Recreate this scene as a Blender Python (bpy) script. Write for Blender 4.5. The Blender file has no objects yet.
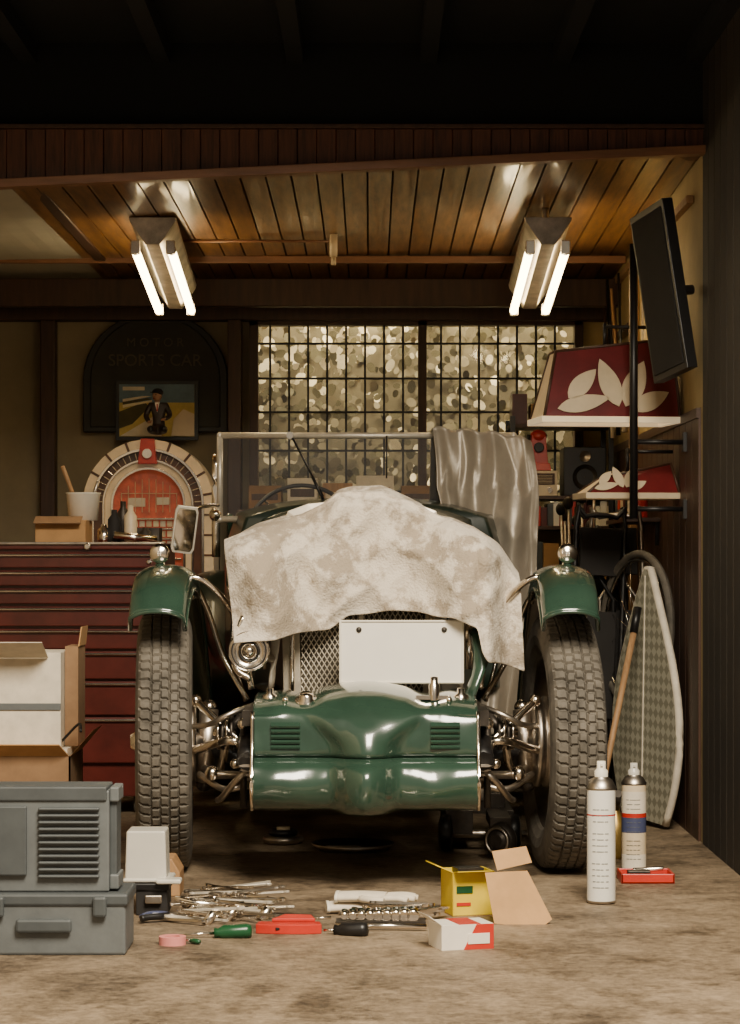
import bpy, math, random
from mathutils import Vector, Matrix, Euler, noise
random.seed(7)
D=bpy.data; C=bpy.context
sin,cos,pi=math.sin,math.cos,math.pi

# ------------------------------------------------------------ materials
def nodes(m):
    m.use_nodes=True
    nt=m.node_tree
    return nt,nt.nodes,nt.links,nt.nodes.get('Principled BSDF')
def M(name,col,rough=.5,metal=0,var=.18,scale=9,bump=.0,emit=0,coat=0,stretch=None,trans=0,dark=None,bscale=None):
    m=D.materials.new(name); nt,N,L,p=nodes(m)
    tc=N.new('ShaderNodeTexCoord'); mp=N.new('ShaderNodeMapping'); L.new(tc.outputs['Object'],mp.inputs[0])
    if stretch: mp.inputs['Scale'].default_value=stretch
    nz=N.new('ShaderNodeTexNoise'); nz.inputs['Scale'].default_value=scale; nz.inputs['Detail'].default_value=6; nz.inputs['Roughness'].default_value=.65
    L.new(mp.outputs[0],nz.inputs[0])
    r=N.new('ShaderNodeValToRGB'); L.new(nz.outputs[0],r.inputs[0])
    c1=dark if dark else tuple(max(0,c*(1-var)) for c in col)
    c2=tuple(min(1,c*(1+var)) for c in col)
    r.color_ramp.elements[0].position=.32; r.color_ramp.elements[1].position=.68
    r.color_ramp.elements[0].color=(*c1,1); r.color_ramp.elements[1].color=(*c2,1)
    L.new(r.outputs[0],p.inputs['Base Color'])
    p.inputs['Roughness'].default_value=rough; p.inputs['Metallic'].default_value=metal
    p.inputs['Coat Weight'].default_value=coat; p.inputs['Coat Roughness'].default_value=.08
    if trans: p.inputs['Transmission Weight'].default_value=trans
    if emit:
        p.inputs['Emission Strength'].default_value=emit; p.inputs['Emission Color'].default_value=(*col,1)
    if bump:
        nb=N.new('ShaderNodeTexNoise'); nb.inputs['Scale'].default_value=bscale or scale*4; nb.inputs['Detail'].default_value=5
        L.new(mp.outputs[0],nb.inputs[0])
        b=N.new('ShaderNodeBump'); b.inputs['Strength'].default_value=bump; b.inputs['Distance'].default_value=.01
        L.new(nb.outputs[0],b.inputs['Height']); L.new(b.outputs[0],p.inputs['Normal'])
    return m
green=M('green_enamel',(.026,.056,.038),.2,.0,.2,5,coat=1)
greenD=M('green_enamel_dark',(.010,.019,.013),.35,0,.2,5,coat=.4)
chrome=M('chrome',(.86,.78,.67),.16,1,.12,14)
steel=M('dull_steel',(.50,.44,.37),.36,1,.3,18)
silver=M('nickel_mesh',(.62,.56,.46),.4,.5,.15,18)
castiron=M('oily_iron',(.055,.046,.038),.45,.7,.4,20)
rubber=M('tyre_rubber',(.115,.10,.08),.75,0,.35,14,bump=.15,dark=(.055,.047,.036))
black=M('black_paint',(.009,.008,.008),.4,0,.3,8)
blackM=M('black_matte',(.013,.011,.010),.8,0,.3,8)
white=M('white_paint',(.80,.74,.62),.5,0,.07,9)
plateM=M('plate_white',(.86,.81,.71),.4,0,.03,9)
cream=M('cream_plastic',(.66,.53,.35),.4,0,.1,9)
red=M('red_plastic',(.5,.028,.014),.35,0,.15,9)
maroon=M('maroon_enamel',(.085,.013,.009),.3,0,.35,6,coat=.3)
maroonG=M('maroon_glass',(.13,.012,.013),.3,0,.25,9)
card=M('cardboard',(.48,.27,.11),.85,0,.12,12)
cardD=M('cardboard_old',(.26,.15,.075),.85,0,.15,12)
yellow=M('yellow_print',(.78,.56,.02),.5,0,.08,12)
greyP=M('grey_plastic',(.12,.13,.132),.5,0,.15,12,bump=.05)
greyD=M('grey_plastic_dark',(.065,.073,.076),.5,0,.15,12)
clearP=M('milky_plastic',(.74,.70,.61),.3,0,.06,10,trans=.2)
clothG=M('silver_cover_cloth',(.34,.295,.235),.42,.35,.12,7,bump=.15,bscale=40)
pink=M('pink_tape',(.72,.25,.22),.5,0,.05,10)
handleG=M('green_handle',(.01,.07,.025),.3,0,.1,10)
wood=M('wood_plank',(.24,.115,.035),.34,0,.4,5,stretch=(9,.8,3),dark=(.085,.036,.011),coat=.3)
woodH=M('wood_header',(.12,.042,.020),.5,0,.3,5,stretch=(14,2,1.2),dark=(.05,.018,.009))
woodR=M('wood_post',(.055,.023,.011),.5,0,.3,5,stretch=(9,9,1))
woodL=M('wood_light',(.36,.20,.09),.6,0,.25,6,stretch=(8,8,1))
trimM=M('wood_trim',(.22,.10,.048),.4,0,.2,5,stretch=(1,9,9))
plaster=M('plaster_beige',(.31,.245,.15),.85,0,.12,4,bump=.1)
plasterR=M('plaster_cream',(.44,.33,.15),.8,0,.15,4,bump=.1)
plasterF=M('darkened_front_timber',(.028,.021,.014),.8,0,.3,4,bump=.1)  # front stretch of the right wall, darkened by its colour
panelG=M('ceiling_panel_grey',(.42,.39,.32),.7,0,.1,4)
navy=M('navy_wall',(.0038,.0052,.0068),.9,0,.3,3)
tubeM=M('tube_glow',(1,.78,.42),.3,0,0,3,emit=21)
paper=M('paper',(.70,.62,.49),.8,0,.12,20)
seatM=M('seat_leather',(.05,.028,.018),.5,0,.3,8)
skin=M('painted_skin',(.42,.22,.13),.5,0,.1,20)
brownP=M('jukebox_brown',(.10,.035,.014),.3,0,.4,10,coat=.4)
blueM=M('blue_print',(.12,.19,.24),.6,0,.3,12)
yelP=M('poster_yellow',(.60,.45,.12),.6,0,.2,12)
labelM=M('can_label',(.78,.75,.67),.35,0,.04,20)
navyL=M('label_navy',(.06,.07,.14),.35,0,.1,20)
leafA=M('leaf_pale',(.85,.74,.50),.7,0,.2,4)  # on the hedge this pale tone paints in bright spots of light
leafC=M('leaf_grey',(.22,.185,.105),.7,0,.2,4)
leafB=M('leaf_olive',(.10,.085,.038),.8,0,.4,4)
amberG=M('amber_opal_glass',(.72,.52,.28),.4,0,.15,9,emit=.15)
rimO=M('rim_opal',(.85,.66,.40),.4,0,.1,9,emit=.5)

def floor_mat():
    m=D.materials.new('concrete_floor'); nt,N,L,p=nodes(m)
    tc=N.new('ShaderNodeTexCoord')
    def nz(s,d,r=.6):
        n=N.new('ShaderNodeTexNoise'); n.inputs['Scale'].default_value=s; n.inputs['Detail'].default_value=d; n.inputs['Roughness'].default_value=r; L.new(tc.outputs['Object'],n.inputs[0]); return n
    a=nz(3.4,10,.78); b=nz(42,9,.85)
    r=N.new('ShaderNodeValToRGB'); e=r.color_ramp.elements
    e[0].position=.41; e[0].color=(.075,.052,.032,1); e[1].position=.62; e[1].color=(.42,.315,.205,1)
    k=r.color_ramp.elements.new(.5); k.color=(.225,.165,.105,1)
    x=N.new('ShaderNodeMix'); x.data_type='FLOAT'; x.inputs[0].default_value=.45
    L.new(a.outputs[0],x.inputs[2]); L.new(b.outputs[0],x.inputs[3]); L.new(x.outputs[0],r.inputs[0])
    s=nz(6.5,8,.7); sr=N.new('ShaderNodeValToRGB'); sr.color_ramp.elements[0].position=.34; sr.color_ramp.elements[0].color=(.45,.42,.38,1); sr.color_ramp.elements[1].position=.46; sr.color_ramp.elements[1].color=(1,1,1,1)
    L.new(s.outputs[0],sr.inputs[0])
    mu=N.new('ShaderNodeMix'); mu.data_type='RGBA'; mu.blend_type='MULTIPLY'; mu.inputs[0].default_value=1; L.new(r.outputs[0],mu.inputs[6]); L.new(sr.outputs[0],mu.inputs[7])
    L.new(mu.outputs[2],p.inputs['Base Color'])
    rr=N.new('ShaderNodeMapRange'); rr.inputs[3].default_value=.3; rr.inputs[4].default_value=.75; L.new(a.outputs[0],rr.inputs[0]); L.new(rr.outputs[0],p.inputs['Roughness'])
    bm=N.new('ShaderNodeBump'); bm.inputs['Strength'].default_value=.6; bm.inputs['Distance'].default_value=.012; L.new(b.outputs[0],bm.inputs['Height']); L.new(bm.outputs[0],p.inputs['Normal'])
    return m
floorM=floor_mat()
def towel_mat():
    m=D.materials.new('towel_cloth'); nt,N,L,p=nodes(m)
    tc=N.new('ShaderNodeTexCoord')
    n=N.new('ShaderNodeTexNoise'); n.inputs['Scale'].default_value=26; n.inputs['Detail'].default_value=10; n.inputs['Roughness'].default_value=.82; L.new(tc.outputs['Object'],n.inputs[0])
    n2=N.new('ShaderNodeTexNoise'); n2.inputs['Scale'].default_value=6.5; n2.inputs['Detail'].default_value=3; L.new(tc.outputs['Object'],n2.inputs[0])
    ad=N.new('ShaderNodeMath'); ad.operation='MULTIPLY_ADD'; ad.inputs[1].default_value=.9; L.new(n2.outputs[0],ad.inputs[0]); L.new(n.outputs[0],ad.inputs[2])
    r=N.new('ShaderNodeValToRGB'); e=r.color_ramp.elements
    e[0].position=.86; e[0].color=(.68,.60,.49,1); e[1].position=1.0; e[1].color=(.36,.295,.22,1)
    dv=N.new('ShaderNodeMath'); dv.operation='MULTIPLY'; dv.inputs[1].default_value=.955; L.new(ad.outputs[0],dv.inputs[0])
    L.new(dv.outputs[0],r.inputs[0]); L.new(r.outputs[0],p.inputs['Base Color']); p.inputs['Roughness'].default_value=.95
    f=N.new('ShaderNodeTexNoise'); f.inputs['Scale'].default_value=150; L.new(tc.outputs['Object'],f.inputs[0])
    b=N.new('ShaderNodeBump'); b.inputs['Strength'].default_value=.7; b.inputs['Distance'].default_value=.005; L.new(f.outputs[0],b.inputs['Height']); L.new(b.outputs[0],p.inputs['Normal'])
    return m
towelM=towel_mat()
def board_mat():
    m=D.materials.new('surfboard_pattern'); nt,N,L,p=nodes(m)
    tc=N.new('ShaderNodeTexCoord'); s=N.new('ShaderNodeSeparateXYZ'); L.new(tc.outputs['Object'],s.inputs[0])
    v=N.new('ShaderNodeCombineXYZ'); L.new(s.outputs[0],v.inputs[0]); L.new(s.outputs[2],v.inputs[1]); v.inputs[2].default_value=.3
    mp=N.new('ShaderNodeMapping'); mp.inputs['Rotation'].default_value=(0,0,.78); L.new(v.outputs[0],mp.inputs[0])
    ch=N.new('ShaderNodeTexChecker'); ch.inputs['Scale'].default_value=40; ch.inputs[1].default_value=(.25,.235,.17,1); ch.inputs[2].default_value=(.42,.395,.30,1)
    L.new(mp.outputs[0],ch.inputs[0]); L.new(ch.outputs[0],p.inputs['Base Color']); p.inputs['Roughness'].default_value=.5
    return m
boardM=board_mat()
def glass_mat():
    m=D.materials.new('thin_glass'); nt,N,L,p=nodes(m)
    t=N.new('ShaderNodeBsdfTransparent'); g=N.new('ShaderNodeBsdfGlossy'); g.inputs['Roughness'].default_value=.05
    n=N.new('ShaderNodeTexNoise'); n.inputs['Scale'].default_value=6
    r=N.new('ShaderNodeMapRange'); r.inputs[3].default_value=.02; r.inputs[4].default_value=.08; L.new(n.outputs[0],r.inputs[0])
    x=N.new('ShaderNodeMixShader'); L.new(r.outputs[0],x.inputs[0]); L.new(t.outputs[0],x.inputs[1]); L.new(g.outputs[0],x.inputs[2])
    L.new(x.outputs[0],N['Material Output'].inputs[0]); return m
glassM=glass_mat()

# ------------------------------------------------------------ mesh builder
def catmull(pts,k=6):
    P=[Vector(p) for p in pts]; out=[]
    for i in range(len(P)-1):
        a=P[i-1] if i>0 else P[0]*2-P[1]; b=P[i]; c=P[i+1]; d=P[i+2] if i+2<len(P) else P[-1]*2-P[-2]
        for j in range(k):
            t=j/k
            out.append(.5*((2*b)+(c-a)*t+(2*a-5*b+4*c-d)*t*t+(3*b-3*c+d-a)*t**3))
    out.append(P[-1]); return out
class B:
    def __init__(s,name): s.name=name; s.v=[]; s.f=[]; s.m=[]; s.s=[]; s.mats=[]; s.T=Matrix()
    def add(s,vs,fs,mat,smooth=False,T=None):
        if mat not in s.mats: s.mats.append(mat)
        k=s.mats.index(mat); o=len(s.v); TT=s.T@T if T else s.T
        s.v+=[TT@Vector(v) for v in vs]
        for i,f in enumerate(fs):
            s.f.append([o+q for q in f]); s.m.append(k); s.s.append(smooth[i] if isinstance(smooth,list) else smooth)
    def box(s,c,d,mat,rot=(0,0,0),taper=1):
        x,y,z=d[0]/2,d[1]/2,d[2]/2; t=taper
        vs=[(-x,-y,-z),(x,-y,-z),(x,y,-z),(-x,y,-z),(-x*t,-y*t,z),(x*t,-y*t,z),(x*t,y*t,z),(-x*t,y*t,z)]
        fs=[(3,2,1,0),(4,5,6,7),(0,1,5,4),(1,2,6,5),(2,3,7,6),(3,0,4,7)]
        s.add(vs,fs,mat,False,Matrix.Translation(c)@Euler(rot).to_matrix().to_4x4())
    def bb(s,a,b,mat): s.box([(a[i]+b[i])/2 for i in range(3)],[abs(b[i]-a[i]) for i in range(3)],mat)
    def lathe(s,prof,mat,o=(0,0,0),axis=(0,0,1),n=24,smooth=True):
        q=Vector((0,0,1)).rotation_difference(Vector(axis)).to_matrix().to_4x4()
        vs=[];fs=[]
        for r,h in prof:
            for i in range(n): a=2*pi*i/n; vs.append((r*cos(a),r*sin(a),h))
        for j in range(len(prof)-1):
            for i in range(n):
                k=(i+1)%n; fs.append((j*n+i,j*n+k,(j+1)*n+k,(j+1)*n+i))
        s.add(vs,fs,mat,smooth,Matrix.Translation(o)@q)
    def cyl(s,p0,p1,r,mat,r2=None,n=14):
        p0=Vector(p0);p1=Vector(p1); h=(p1-p0).length; r2=r if r2 is None else r2
        q=Vector((0,0,1)).rotation_difference(p1-p0).to_matrix().to_4x4()
        vs=[(r*cos(2*pi*i/n),r*sin(2*pi*i/n),0) for i in range(n)]+[(r2*cos(2*pi*i/n),r2*sin(2*pi*i/n),h) for i in range(n)]
        fs=[(i,(i+1)%n,n+(i+1)%n,n+i) for i in range(n)]+[tuple(range(n-1,-1,-1)),tuple(range(n,2*n))]
        s.add(vs,fs,mat,[True]*n+[False]*2,Matrix.Translation(p0)@q)
    def sph(s,c,r,mat,sc=(1,1,1),n=18):
        prof=[(r*sin(pi*j/10)+1e-5,-r*cos(pi*j/10)) for j in range(11)]
        T=s.T; s.T=T@Matrix.Translation(c)@Matrix.Diagonal((*sc,1)); s.lathe(prof,mat,n=n); s.T=T
    def torus(s,c,R,r,mat,axis=(0,0,1),n=32,k=8):
        prof=[(R+r*cos(2*pi*j/k),r*sin(2*pi*j/k)) for j in range(k+1)]
        s.lathe(prof,mat,c,axis,n)
    def tube(s,pts,r,mat,n=8,sm=0,flat=1):
        P=catmull(pts,sm) if sm else [Vector(p) for p in pts]
        vs=[];fs=[]; up=Vector((0,0,1))
        for i,p in enumerate(P):
            t=(P[min(i+1,len(P)-1)]-P[max(i-1,0)]).normalized()
            u=t.cross(up)
            if u.length<.05: u=t.cross(Vector((0,1,0)))
            u.normalize(); w=u.cross(t); rr=r[min(i*len(r)//len(P),len(r)-1)] if isinstance(r,list) else r
            for j in range(n): a=2*pi*j/n; vs.append(p+u*rr*cos(a)+w*rr*flat*sin(a))
        for i in range(len(P)-1):
            for j in range(n): fs.append((i*n+j,i*n+(j+1)%n,(i+1)*n+(j+1)%n,(i+1)*n+j))
        nf=len(fs); fs+=[tuple(range(n-1,-1,-1)),tuple(range((len(P)-1)*n,len(P)*n))]
        s.add(vs,fs,mat,[True]*nf+[False,False])
    def prism(s,poly,mat,o=(0,0,0),u=(1,0,0),w=(0,0,1),ext=(0,.01,0),smooth=False):
        o=Vector(o);u=Vector(u);w=Vector(w);e=Vector(ext);n=len(poly)
        vs=[o+u*a+w*b for a,b in poly]; vs+=[v+e for v in vs]
        fs=[tuple(range(n)),tuple(range(2*n-1,n-1,-1))]+[((i+1)%n,i,n+i,n+(i+1)%n) for i in range(n)]
        s.add(vs,fs,mat,[False,False]+[smooth]*n)
    def grid(s,fn,nu,nv,mat,smooth=True):
        vs=[fn(i/nu,j/nv) for j in range(nv+1) for i in range(nu+1)]
        fs=[(j*(nu+1)+i,j*(nu+1)+i+1,(j+1)*(nu+1)+i+1,(j+1)*(nu+1)+i) for j in range(nv) for i in range(nu)]
        s.add(vs,fs,mat,smooth)
    def done(s,bevel=0,solid=0,sub=0,parent=None,seg=2):
        me=D.meshes.new(s.name); 
        xs=[v.x for v in s.v];ys=[v.y for v in s.v];zs=[v.z for v in s.v]
        o=Vector(((min(xs)+max(xs))/2,(min(ys)+max(ys))/2,min(zs)))
        me.from_pydata([v-o for v in s.v],[],s.f)
        for m in s.mats: me.materials.append(m)
        me.polygons.foreach_set('material_index',s.m); me.polygons.foreach_set('use_smooth',s.s)
        me.update(); ob=D.objects.new(s.name,me); ob.location=o; C.scene.collection.objects.link(ob)
        if solid: q=ob.modifiers.new('sol','SOLIDIFY'); q.thickness=solid; q.offset=0
        if sub: q=ob.modifiers.new('sub','SUBSURF'); q.levels=sub; q.render_levels=sub
        if bevel: q=ob.modifiers.new('bev','BEVEL'); q.width=bevel; q.segments=seg; q.limit_method='ANGLE'; q.angle_limit=.7
        if parent: ob.parent=parent; ob.matrix_parent_inverse=Matrix.Translation(parent.location).inverted()
        return ob
def empty(name,loc=(0,0,0)):
    e=D.objects.new(name,None); e.location=loc; e.empty_display_size=.1; C.scene.collection.objects.link(e); return e

# ------------------------------------------------------------ room
XL,XR,YB=-1.55,1.0,10.0
b=B('floor'); b.bb((-4,1,-.1),(4,11.6,0),floorM); b.done()
b=B('wall_left'); b.bb((XL-.1,3.5,0),(XL,YB+.1,2.9),plaster); b.done()
b=B('wall_right'); b.bb((XR,7.2,0),(XR+.1,YB+.1,2.9),plasterR); b.bb((XR,5.0,0),(XR+.1,7.2,2.9),plasterF)
for i in range(18): b.bb((XR-.004,5.0+i*.122,0),(XR,5.0+i*.122+.112,2.35),plasterF)
for i in range(18): b.bb((XR-.008,7.25+i*.15,0),(XR,7.25+i*.15+.144,1.28),woodR)  # dark boarding added to darken the wall behind the surfboard
b.bb((XR-.014,7.25,1.28),(XR,9.95,1.31),woodR)
b.done()
b=B('wall_back')
b.bb((XL,YB,0),(-.5,YB+.1,2.9),plaster); b.bb((.88,YB,0),(XR,YB+.1,2.9),plasterR)
b.bb((-.5,YB,1.86),(.88,YB+.1,2.9),plaster); b.bb((-.5,YB,0),(.88,YB+.1,1.0),plaster); b.done()
b=B('wall_header'); b.bb((XL,7.2,2.15),(XR,7.34,2.9),navy); b.done()
b=B('ceiling_eave'); b.bb((XL-.3,5.2,2.40),(XR+.3,7.2,2.44),navy)
for i in range(7): b.bb((XL+.1+i*.4,5.2,2.34),(XL+.15+i*.4,7.2,2.40),navy)
b.done()
b=B('trim_header')
def zc(x,y):
    f=2.027+.048*x; t=(y-7.2)/2.8; return f*(1-t)+1.998*t
n=44; w=(XR-XL)/n
for i in range(n):
    x0=XL+i*w; b.bb((x0+.0008,7.175+.003*(i%2),zc(x0,7.2)),(x0+w-.0008,7.2,2.14),woodH)
b.bb((XL,7.2,2.07),(XR,7.34,2.15),woodH); b.bb((XL,7.15,2.137),(XR,7.2,2.15),woodR)
b.box(((XL+XR)/2,7.15,zc(-.275,7.2)-.005),(2.56,.05,.026),trimM,(0,-.048,0)); b.done(bevel=.002)
b=B('ceiling')
n=33
for i in range(n):
    x0=XL+i*(XR-XL)/n; x1=XL+(i+1)*(XR-XL)/n-.006
    mt=panelG if x1<-1.02 else wood
    if mt is panelG: x1+=.006
    vs=[(x,y,zc(x,y)+k) for k in (0,.03) for x,y in ((x0,7.22),(x1,7.22),(x1,YB),(x0,YB))]
    b.add(vs,[(3,2,1,0),(4,5,6,7),(0,1,5,4),(1,2,6,5),(2,3,7,6),(3,0,4,7)],mt)
b.bb((XL,7.35,2.13),(XR,YB,2.16),blackM); b.done()
b=B('trim_ceiling_beam')
b.box((-.28,9.1,1.988),(2.5,.035,.028),trimM); b.bb((XL,9.55,1.86),(XR,9.62,1.97),woodR); b.bb((XL,9.9,1.84),(XR,9.99,1.99),woodR)
b.box((-1.02,8.4,1.995),(.04,2.2,.03),woodR); b.done(bevel=.004)
b=B('trim_post'); b.bb((-.585,9.86,0),(-.53,9.99,1.84),woodR); b.bb((-1.36,9.9,0),(-1.3,9.99,1.84),woodR); b.done(bevel=.004)
b=B('trim_right_wall'); b.bb((.975,7.4,1.95),(.998,9.85,1.975),woodL); b.bb((.965,8.9,0),(.998,8.96,1.93),woodL); b.done(bevel=.003)

b=B('window_1')
x0,x1,z0,z1=-.5,.88,1.0,1.86
for x in (x0,.2,x1-.03): b.bb((x,9.96,z0),(x+.035,10.04,z1),woodR)
b.bb((x0,9.96,z1-.035),(x1,10.04,z1),woodR); b.bb((x0,9.96,z0),(x1,10.04,z0+.04),woodR)
x=x0+.08
while x<x1-.04: b.bb((x,9.985,z0),(x+.009,10.0,z1),black); x+=.079
for z in (1.13,1.3,1.46,1.60,1.745): b.bb((x0,9.98,z),(x1,9.99,z+.009),black)
b.bb((x0,10.02,z0),(x1,10.024,z1),glassM); b.done()
b=B('garden_hedge')
b.bb((-1.0,10.75,0),(1.4,10.95,2.5),leafC)
for i in range(2600):
    c=Vector((random.uniform(-.8,1.2),random.uniform(10.5,10.75),random.uniform(.9,2.1))); s=random.uniform(.012,.026)
    T=Matrix.Translation(c)@Euler((random.uniform(-.5,.5),random.uniform(0,6.28),random.uniform(-.5,.5))).to_matrix().to_4x4()
    vs=[(s*.85*cos(a*pi/4),0,s*1.2*sin(a*pi/4)) for a in range(8)]
    r_=random.random()
    b.add(vs,[tuple(range(8))],leafA if r_<.19*(1+2.4*noise.noise(c*2.5+Vector((5,0,0)))) else (leafC if r_<.58 else leafB),False,T)  # pale leaves imitate dapples of light by their colour
b.done()

# ------------------------------------------------------------ fluorescent lights
def fixture(xc):
    e=empty('fluorescent_ceiling_light',(xc,8.4,1.95))
    b=B('housing'); sl=(1.775-1.885)/.9
    def zz(y,z): return z+(y-8.0)*sl
    poly=[(-.078,.10),(.078,.10),(.074,.085),(.024,.01),(-.024,.01),(-.074,.085)]
    vs=[(xc+a,y,zz(y,1.885+c)) for y in (7.98,8.92) for a,c in poly]; n=6
    fs=[tuple(range(n-1,-1,-1)),tuple(range(n,12))]+[(i,(i+1)%n,n+(i+1)%n,n+i) for i in range(n)]
    b.add(vs,fs,steel)
    b.add([(xc+a*1.02,y,zz(y,1.885+c)) for y in (7.970,7.982) for a,c in poly],fs,steel)
    for sx in (-1,1):
        for y in (7.985,8.9):
            b.box((xc+sx*.058,y,zz(y,1.888)),(.03,.02,.045),chrome)
            b.cyl((xc+sx*.06,y-.004,zz(y,1.882)),(xc+sx*.06,y+.025,zz(y+.02,1.882)),.016,chrome)
    for y in (8.1,8.8): b.cyl((xc,y,zz(y,1.97)),(xc,y,zc(xc,y)),.012,steel)
    b.done(bevel=.002,parent=e)
    b=B('tubes')
    for sx in (-1,1): b.cyl((xc+sx*.06,7.995,zz(7.995,1.882)),(xc+sx*.06,8.89,zz(8.89,1.882)),.0145,tubeM)
    b.done(parent=e)
fixture(-.722); fixture(.592)
b=B('ceiling_pull_switch'); b.cyl((-.13,8.55,1.93),(-.13,8.55,2.01),.014,cream); b.cyl((-.13,8.55,1.90),(-.13,8.55,1.93),.009,cream); b.cyl((-.7,8.6,1.992),(-.13,8.6,1.992),.005,trimM); b.done()

# ------------------------------------------------------------ back left
def arch(w,h,flat,n=18):
    pts=[(-w,0),(w,0),(w,flat)]
    for i in range(1,n): a=pi*i/n; pts.append((w*cos(a),flat+(h-flat)*sin(a)))
    pts.append((-w,flat)); return pts
sg=empty('arched_wooden_sign',(-.89,9.95,1.4))
b=B('board'); b.prism(arch(.30,.50,.22),M('sign_green_black',(.018,.016,.011),.5,0,.3,7),(-.89,9.95,1.38),ext=(0,.04,0)); 
b.prism(arch(.27,.46,.2),M('sign_inner',(.026,.023,.015),.6,0,.3,7),(-.89,9.942,1.40),ext=(0,.01,0)); b.done(bevel=.006,parent=sg)
def text(t,loc,size,mat,par,name):
    c=D.curves.new(name,'FONT'); c.body=t; c.size=size; c.extrude=.003; c.align_x='CENTER'; c.materials.append(mat)
    o=D.objects.new(name,c); o.location=loc; o.rotation_euler=(pi/2,0,0); C.scene.collection.objects.link(o); o.parent=par; o.matrix_parent_inverse=Matrix.Translation(par.location).inverted()
gold=M('sign_lettering',(.085,.062,.034),.5,0,.2,9)
text('SPORTS CAR',(-.89,9.94,1.655),.068,gold,sg,'lettering'); text('M O T O R',(-.89,9.94,1.735),.05,gold,sg,'lettering_top')
b=B('framed_poster')
b.bb((-1.05,9.915,1.345),(-.71,9.935,1.59),black); b.bb((-1.035,9.91,1.36),(-.725,9.916,1.575),yelP)
b.bb((-1.035,9.907,1.50),(-.725,9.912,1.575),blueM)
b.prism([(-.15,0),(.02,0),(.03,.10),(.02,.10)],paper,(-.88,9.905,1.362),ext=(0,.006,0))
b.prism([(-.155,.03),(-.10,.05),(-.03,.12),(-.05,.14),(-.155,.10)],leafB,(-.88,9.904,1.362),ext=(0,.005,0))
b.prism([(.06,.0),(.155,.0),(.155,.09),(.11,.11),(.07,.07)],cream,(-.88,9.904,1.362),ext=(0,.005,0))
for i in range(3): b.prism([(-.14,.13+i*.012),(-.02-.02*i,.15+i*.008),(-.02,.142+i*.012),(-.14,.118+i*.012)],[leafA,leafB,paper][i],(-.88,9.902,1.36),ext=(0,.005,0))
b.bb((-1.02,9.902,1.55),(-.93,9.908,1.565),paper); b.done()

b=B('jukebox'); jx,jz,jy=-.878,1.069,9.52
def ring(R0,R1,y0,y1,mat):
    pts=[(R1,-.5)]+[(R1*cos(pi*i/24),R1*sin(pi*i/24)) for i in range(25)]+[(-R1,-.5)]
    inn=[(-R0,-.5)]+[(-R0*cos(pi*i/24),R0*sin(pi*i/24)) for i in range(25)]+[(R0,-.5)]
    o=len(pts); vs=[];fs=[]
    for y in (y0,y1):
        vs+=[(jx+a,y,jz+c) for a,c in pts]; vs+=[(jx+a,y,jz+c) for a,c in reversed(inn)]
    for i in range(o-1):
        fs+=[(i+1,i,o+i,o+i+1),(2*o+i,2*o+i+1,3*o+i+1,3*o+i),(i,i+1,2*o+i+1,2*o+i),(o+i+1,o+i,3*o+i,3*o+i+1)]
    b.add(vs,fs,mat,False)
jcream=M('jukebox_lit_cream',(.80,.60,.36),.35,0,.12,14,emit=.08)
ring(.222,.259,jy-.02,jy+.3,jcream); ring(.212,.223,jy-.035,jy+.1,chrome); ring(.180,.213,jy-.01,jy+.1,brownP); ring(.172,.181,jy-.03,jy+.1,chrome); ring(.148,.172,jy-.01,jy+.1,jcream); ring(.138,.149,jy-.02,jy+.1,chrome)
b.prism([(-.258,-1.069),(.258,-1.069)]+[(.258*cos(pi*i/24),.258*sin(pi*i/24)) for i in range(25)],M('jukebox_walnut',(.06,.028,.015),.4,0,.3,6),(jx,jy+.06,jz),ext=(0,.33,0))
jred=M('jukebox_red_back',(.34,.06,.025),.4,0,.6,22,emit=.35)
b.prism([(-.14,-.35),(.14,-.35)]+[(.14*cos(pi*i/20),.14*sin(pi*i/20)) for i in range(21)],jred,(jx,jy+.03,jz),ext=(0,.03,0))
for i in range(5): b.bb((jx-.13,jy+.0,jz-.06-.04*i),(jx+.13,jy+.03,jz-.052-.04*i),chrome)
for r_ in range(3):
    for i in range(9): b.box((jx-.11+.0275*i,jy+.02,jz-.075-.04*r_),(.021,.008,.024),[paper,cream,leafA][(i+r_)%3])
for i in range(9):
    xx=-.11+.0275*i; hh=math.sqrt(.135**2-xx*xx); b.box((jx+xx,jy+.022,jz-.03+hh/2),(.003,.006,hh),cream)
b.box((jx,jy+.02,jz+.045),(.22,.006,.003),cream)
b.box((jx-.05,jy+.022,jz+.01),(.07,.004,.035),paper); b.box((jx+.055,jy+.022,jz+.015),(.05,.004,.03),paper)
b.bb((jx-.26,jy-.02,0),(jx+.26,jy+.06,.55),maroon); b.box((jx,jy-.03,jz+.21),(.075,.06,.10),red,taper=.7); b.cyl((jx,jy-.07,jz+.2),(jx,jy-.05,jz+.2),.02,chrome)
b.sph((jx,jy-.01,jz+.245),.026,red,(1,1,.6))
for i in range(9):
    a=pi*(i+.5)/9; b.box((jx+.241*cos(a),jy-.022,jz+.241*sin(a)),(.038,.006,.010),brownP,(0,-a,0))
for i in range(25):
    a=pi*(i+.5)/25; b.box((jx+.196*cos(a),jy-.013,jz+.196*sin(a)),(.026,.005,.004),[cream,chrome][i%2],(0,-a,0))
for s in (-1,1):
    for k in range(5): b.box((jx+s*.241,jy-.022,jz-.04-.08*k),(.038,.006,.008),brownP)
b.done(bevel=.003)

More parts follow.
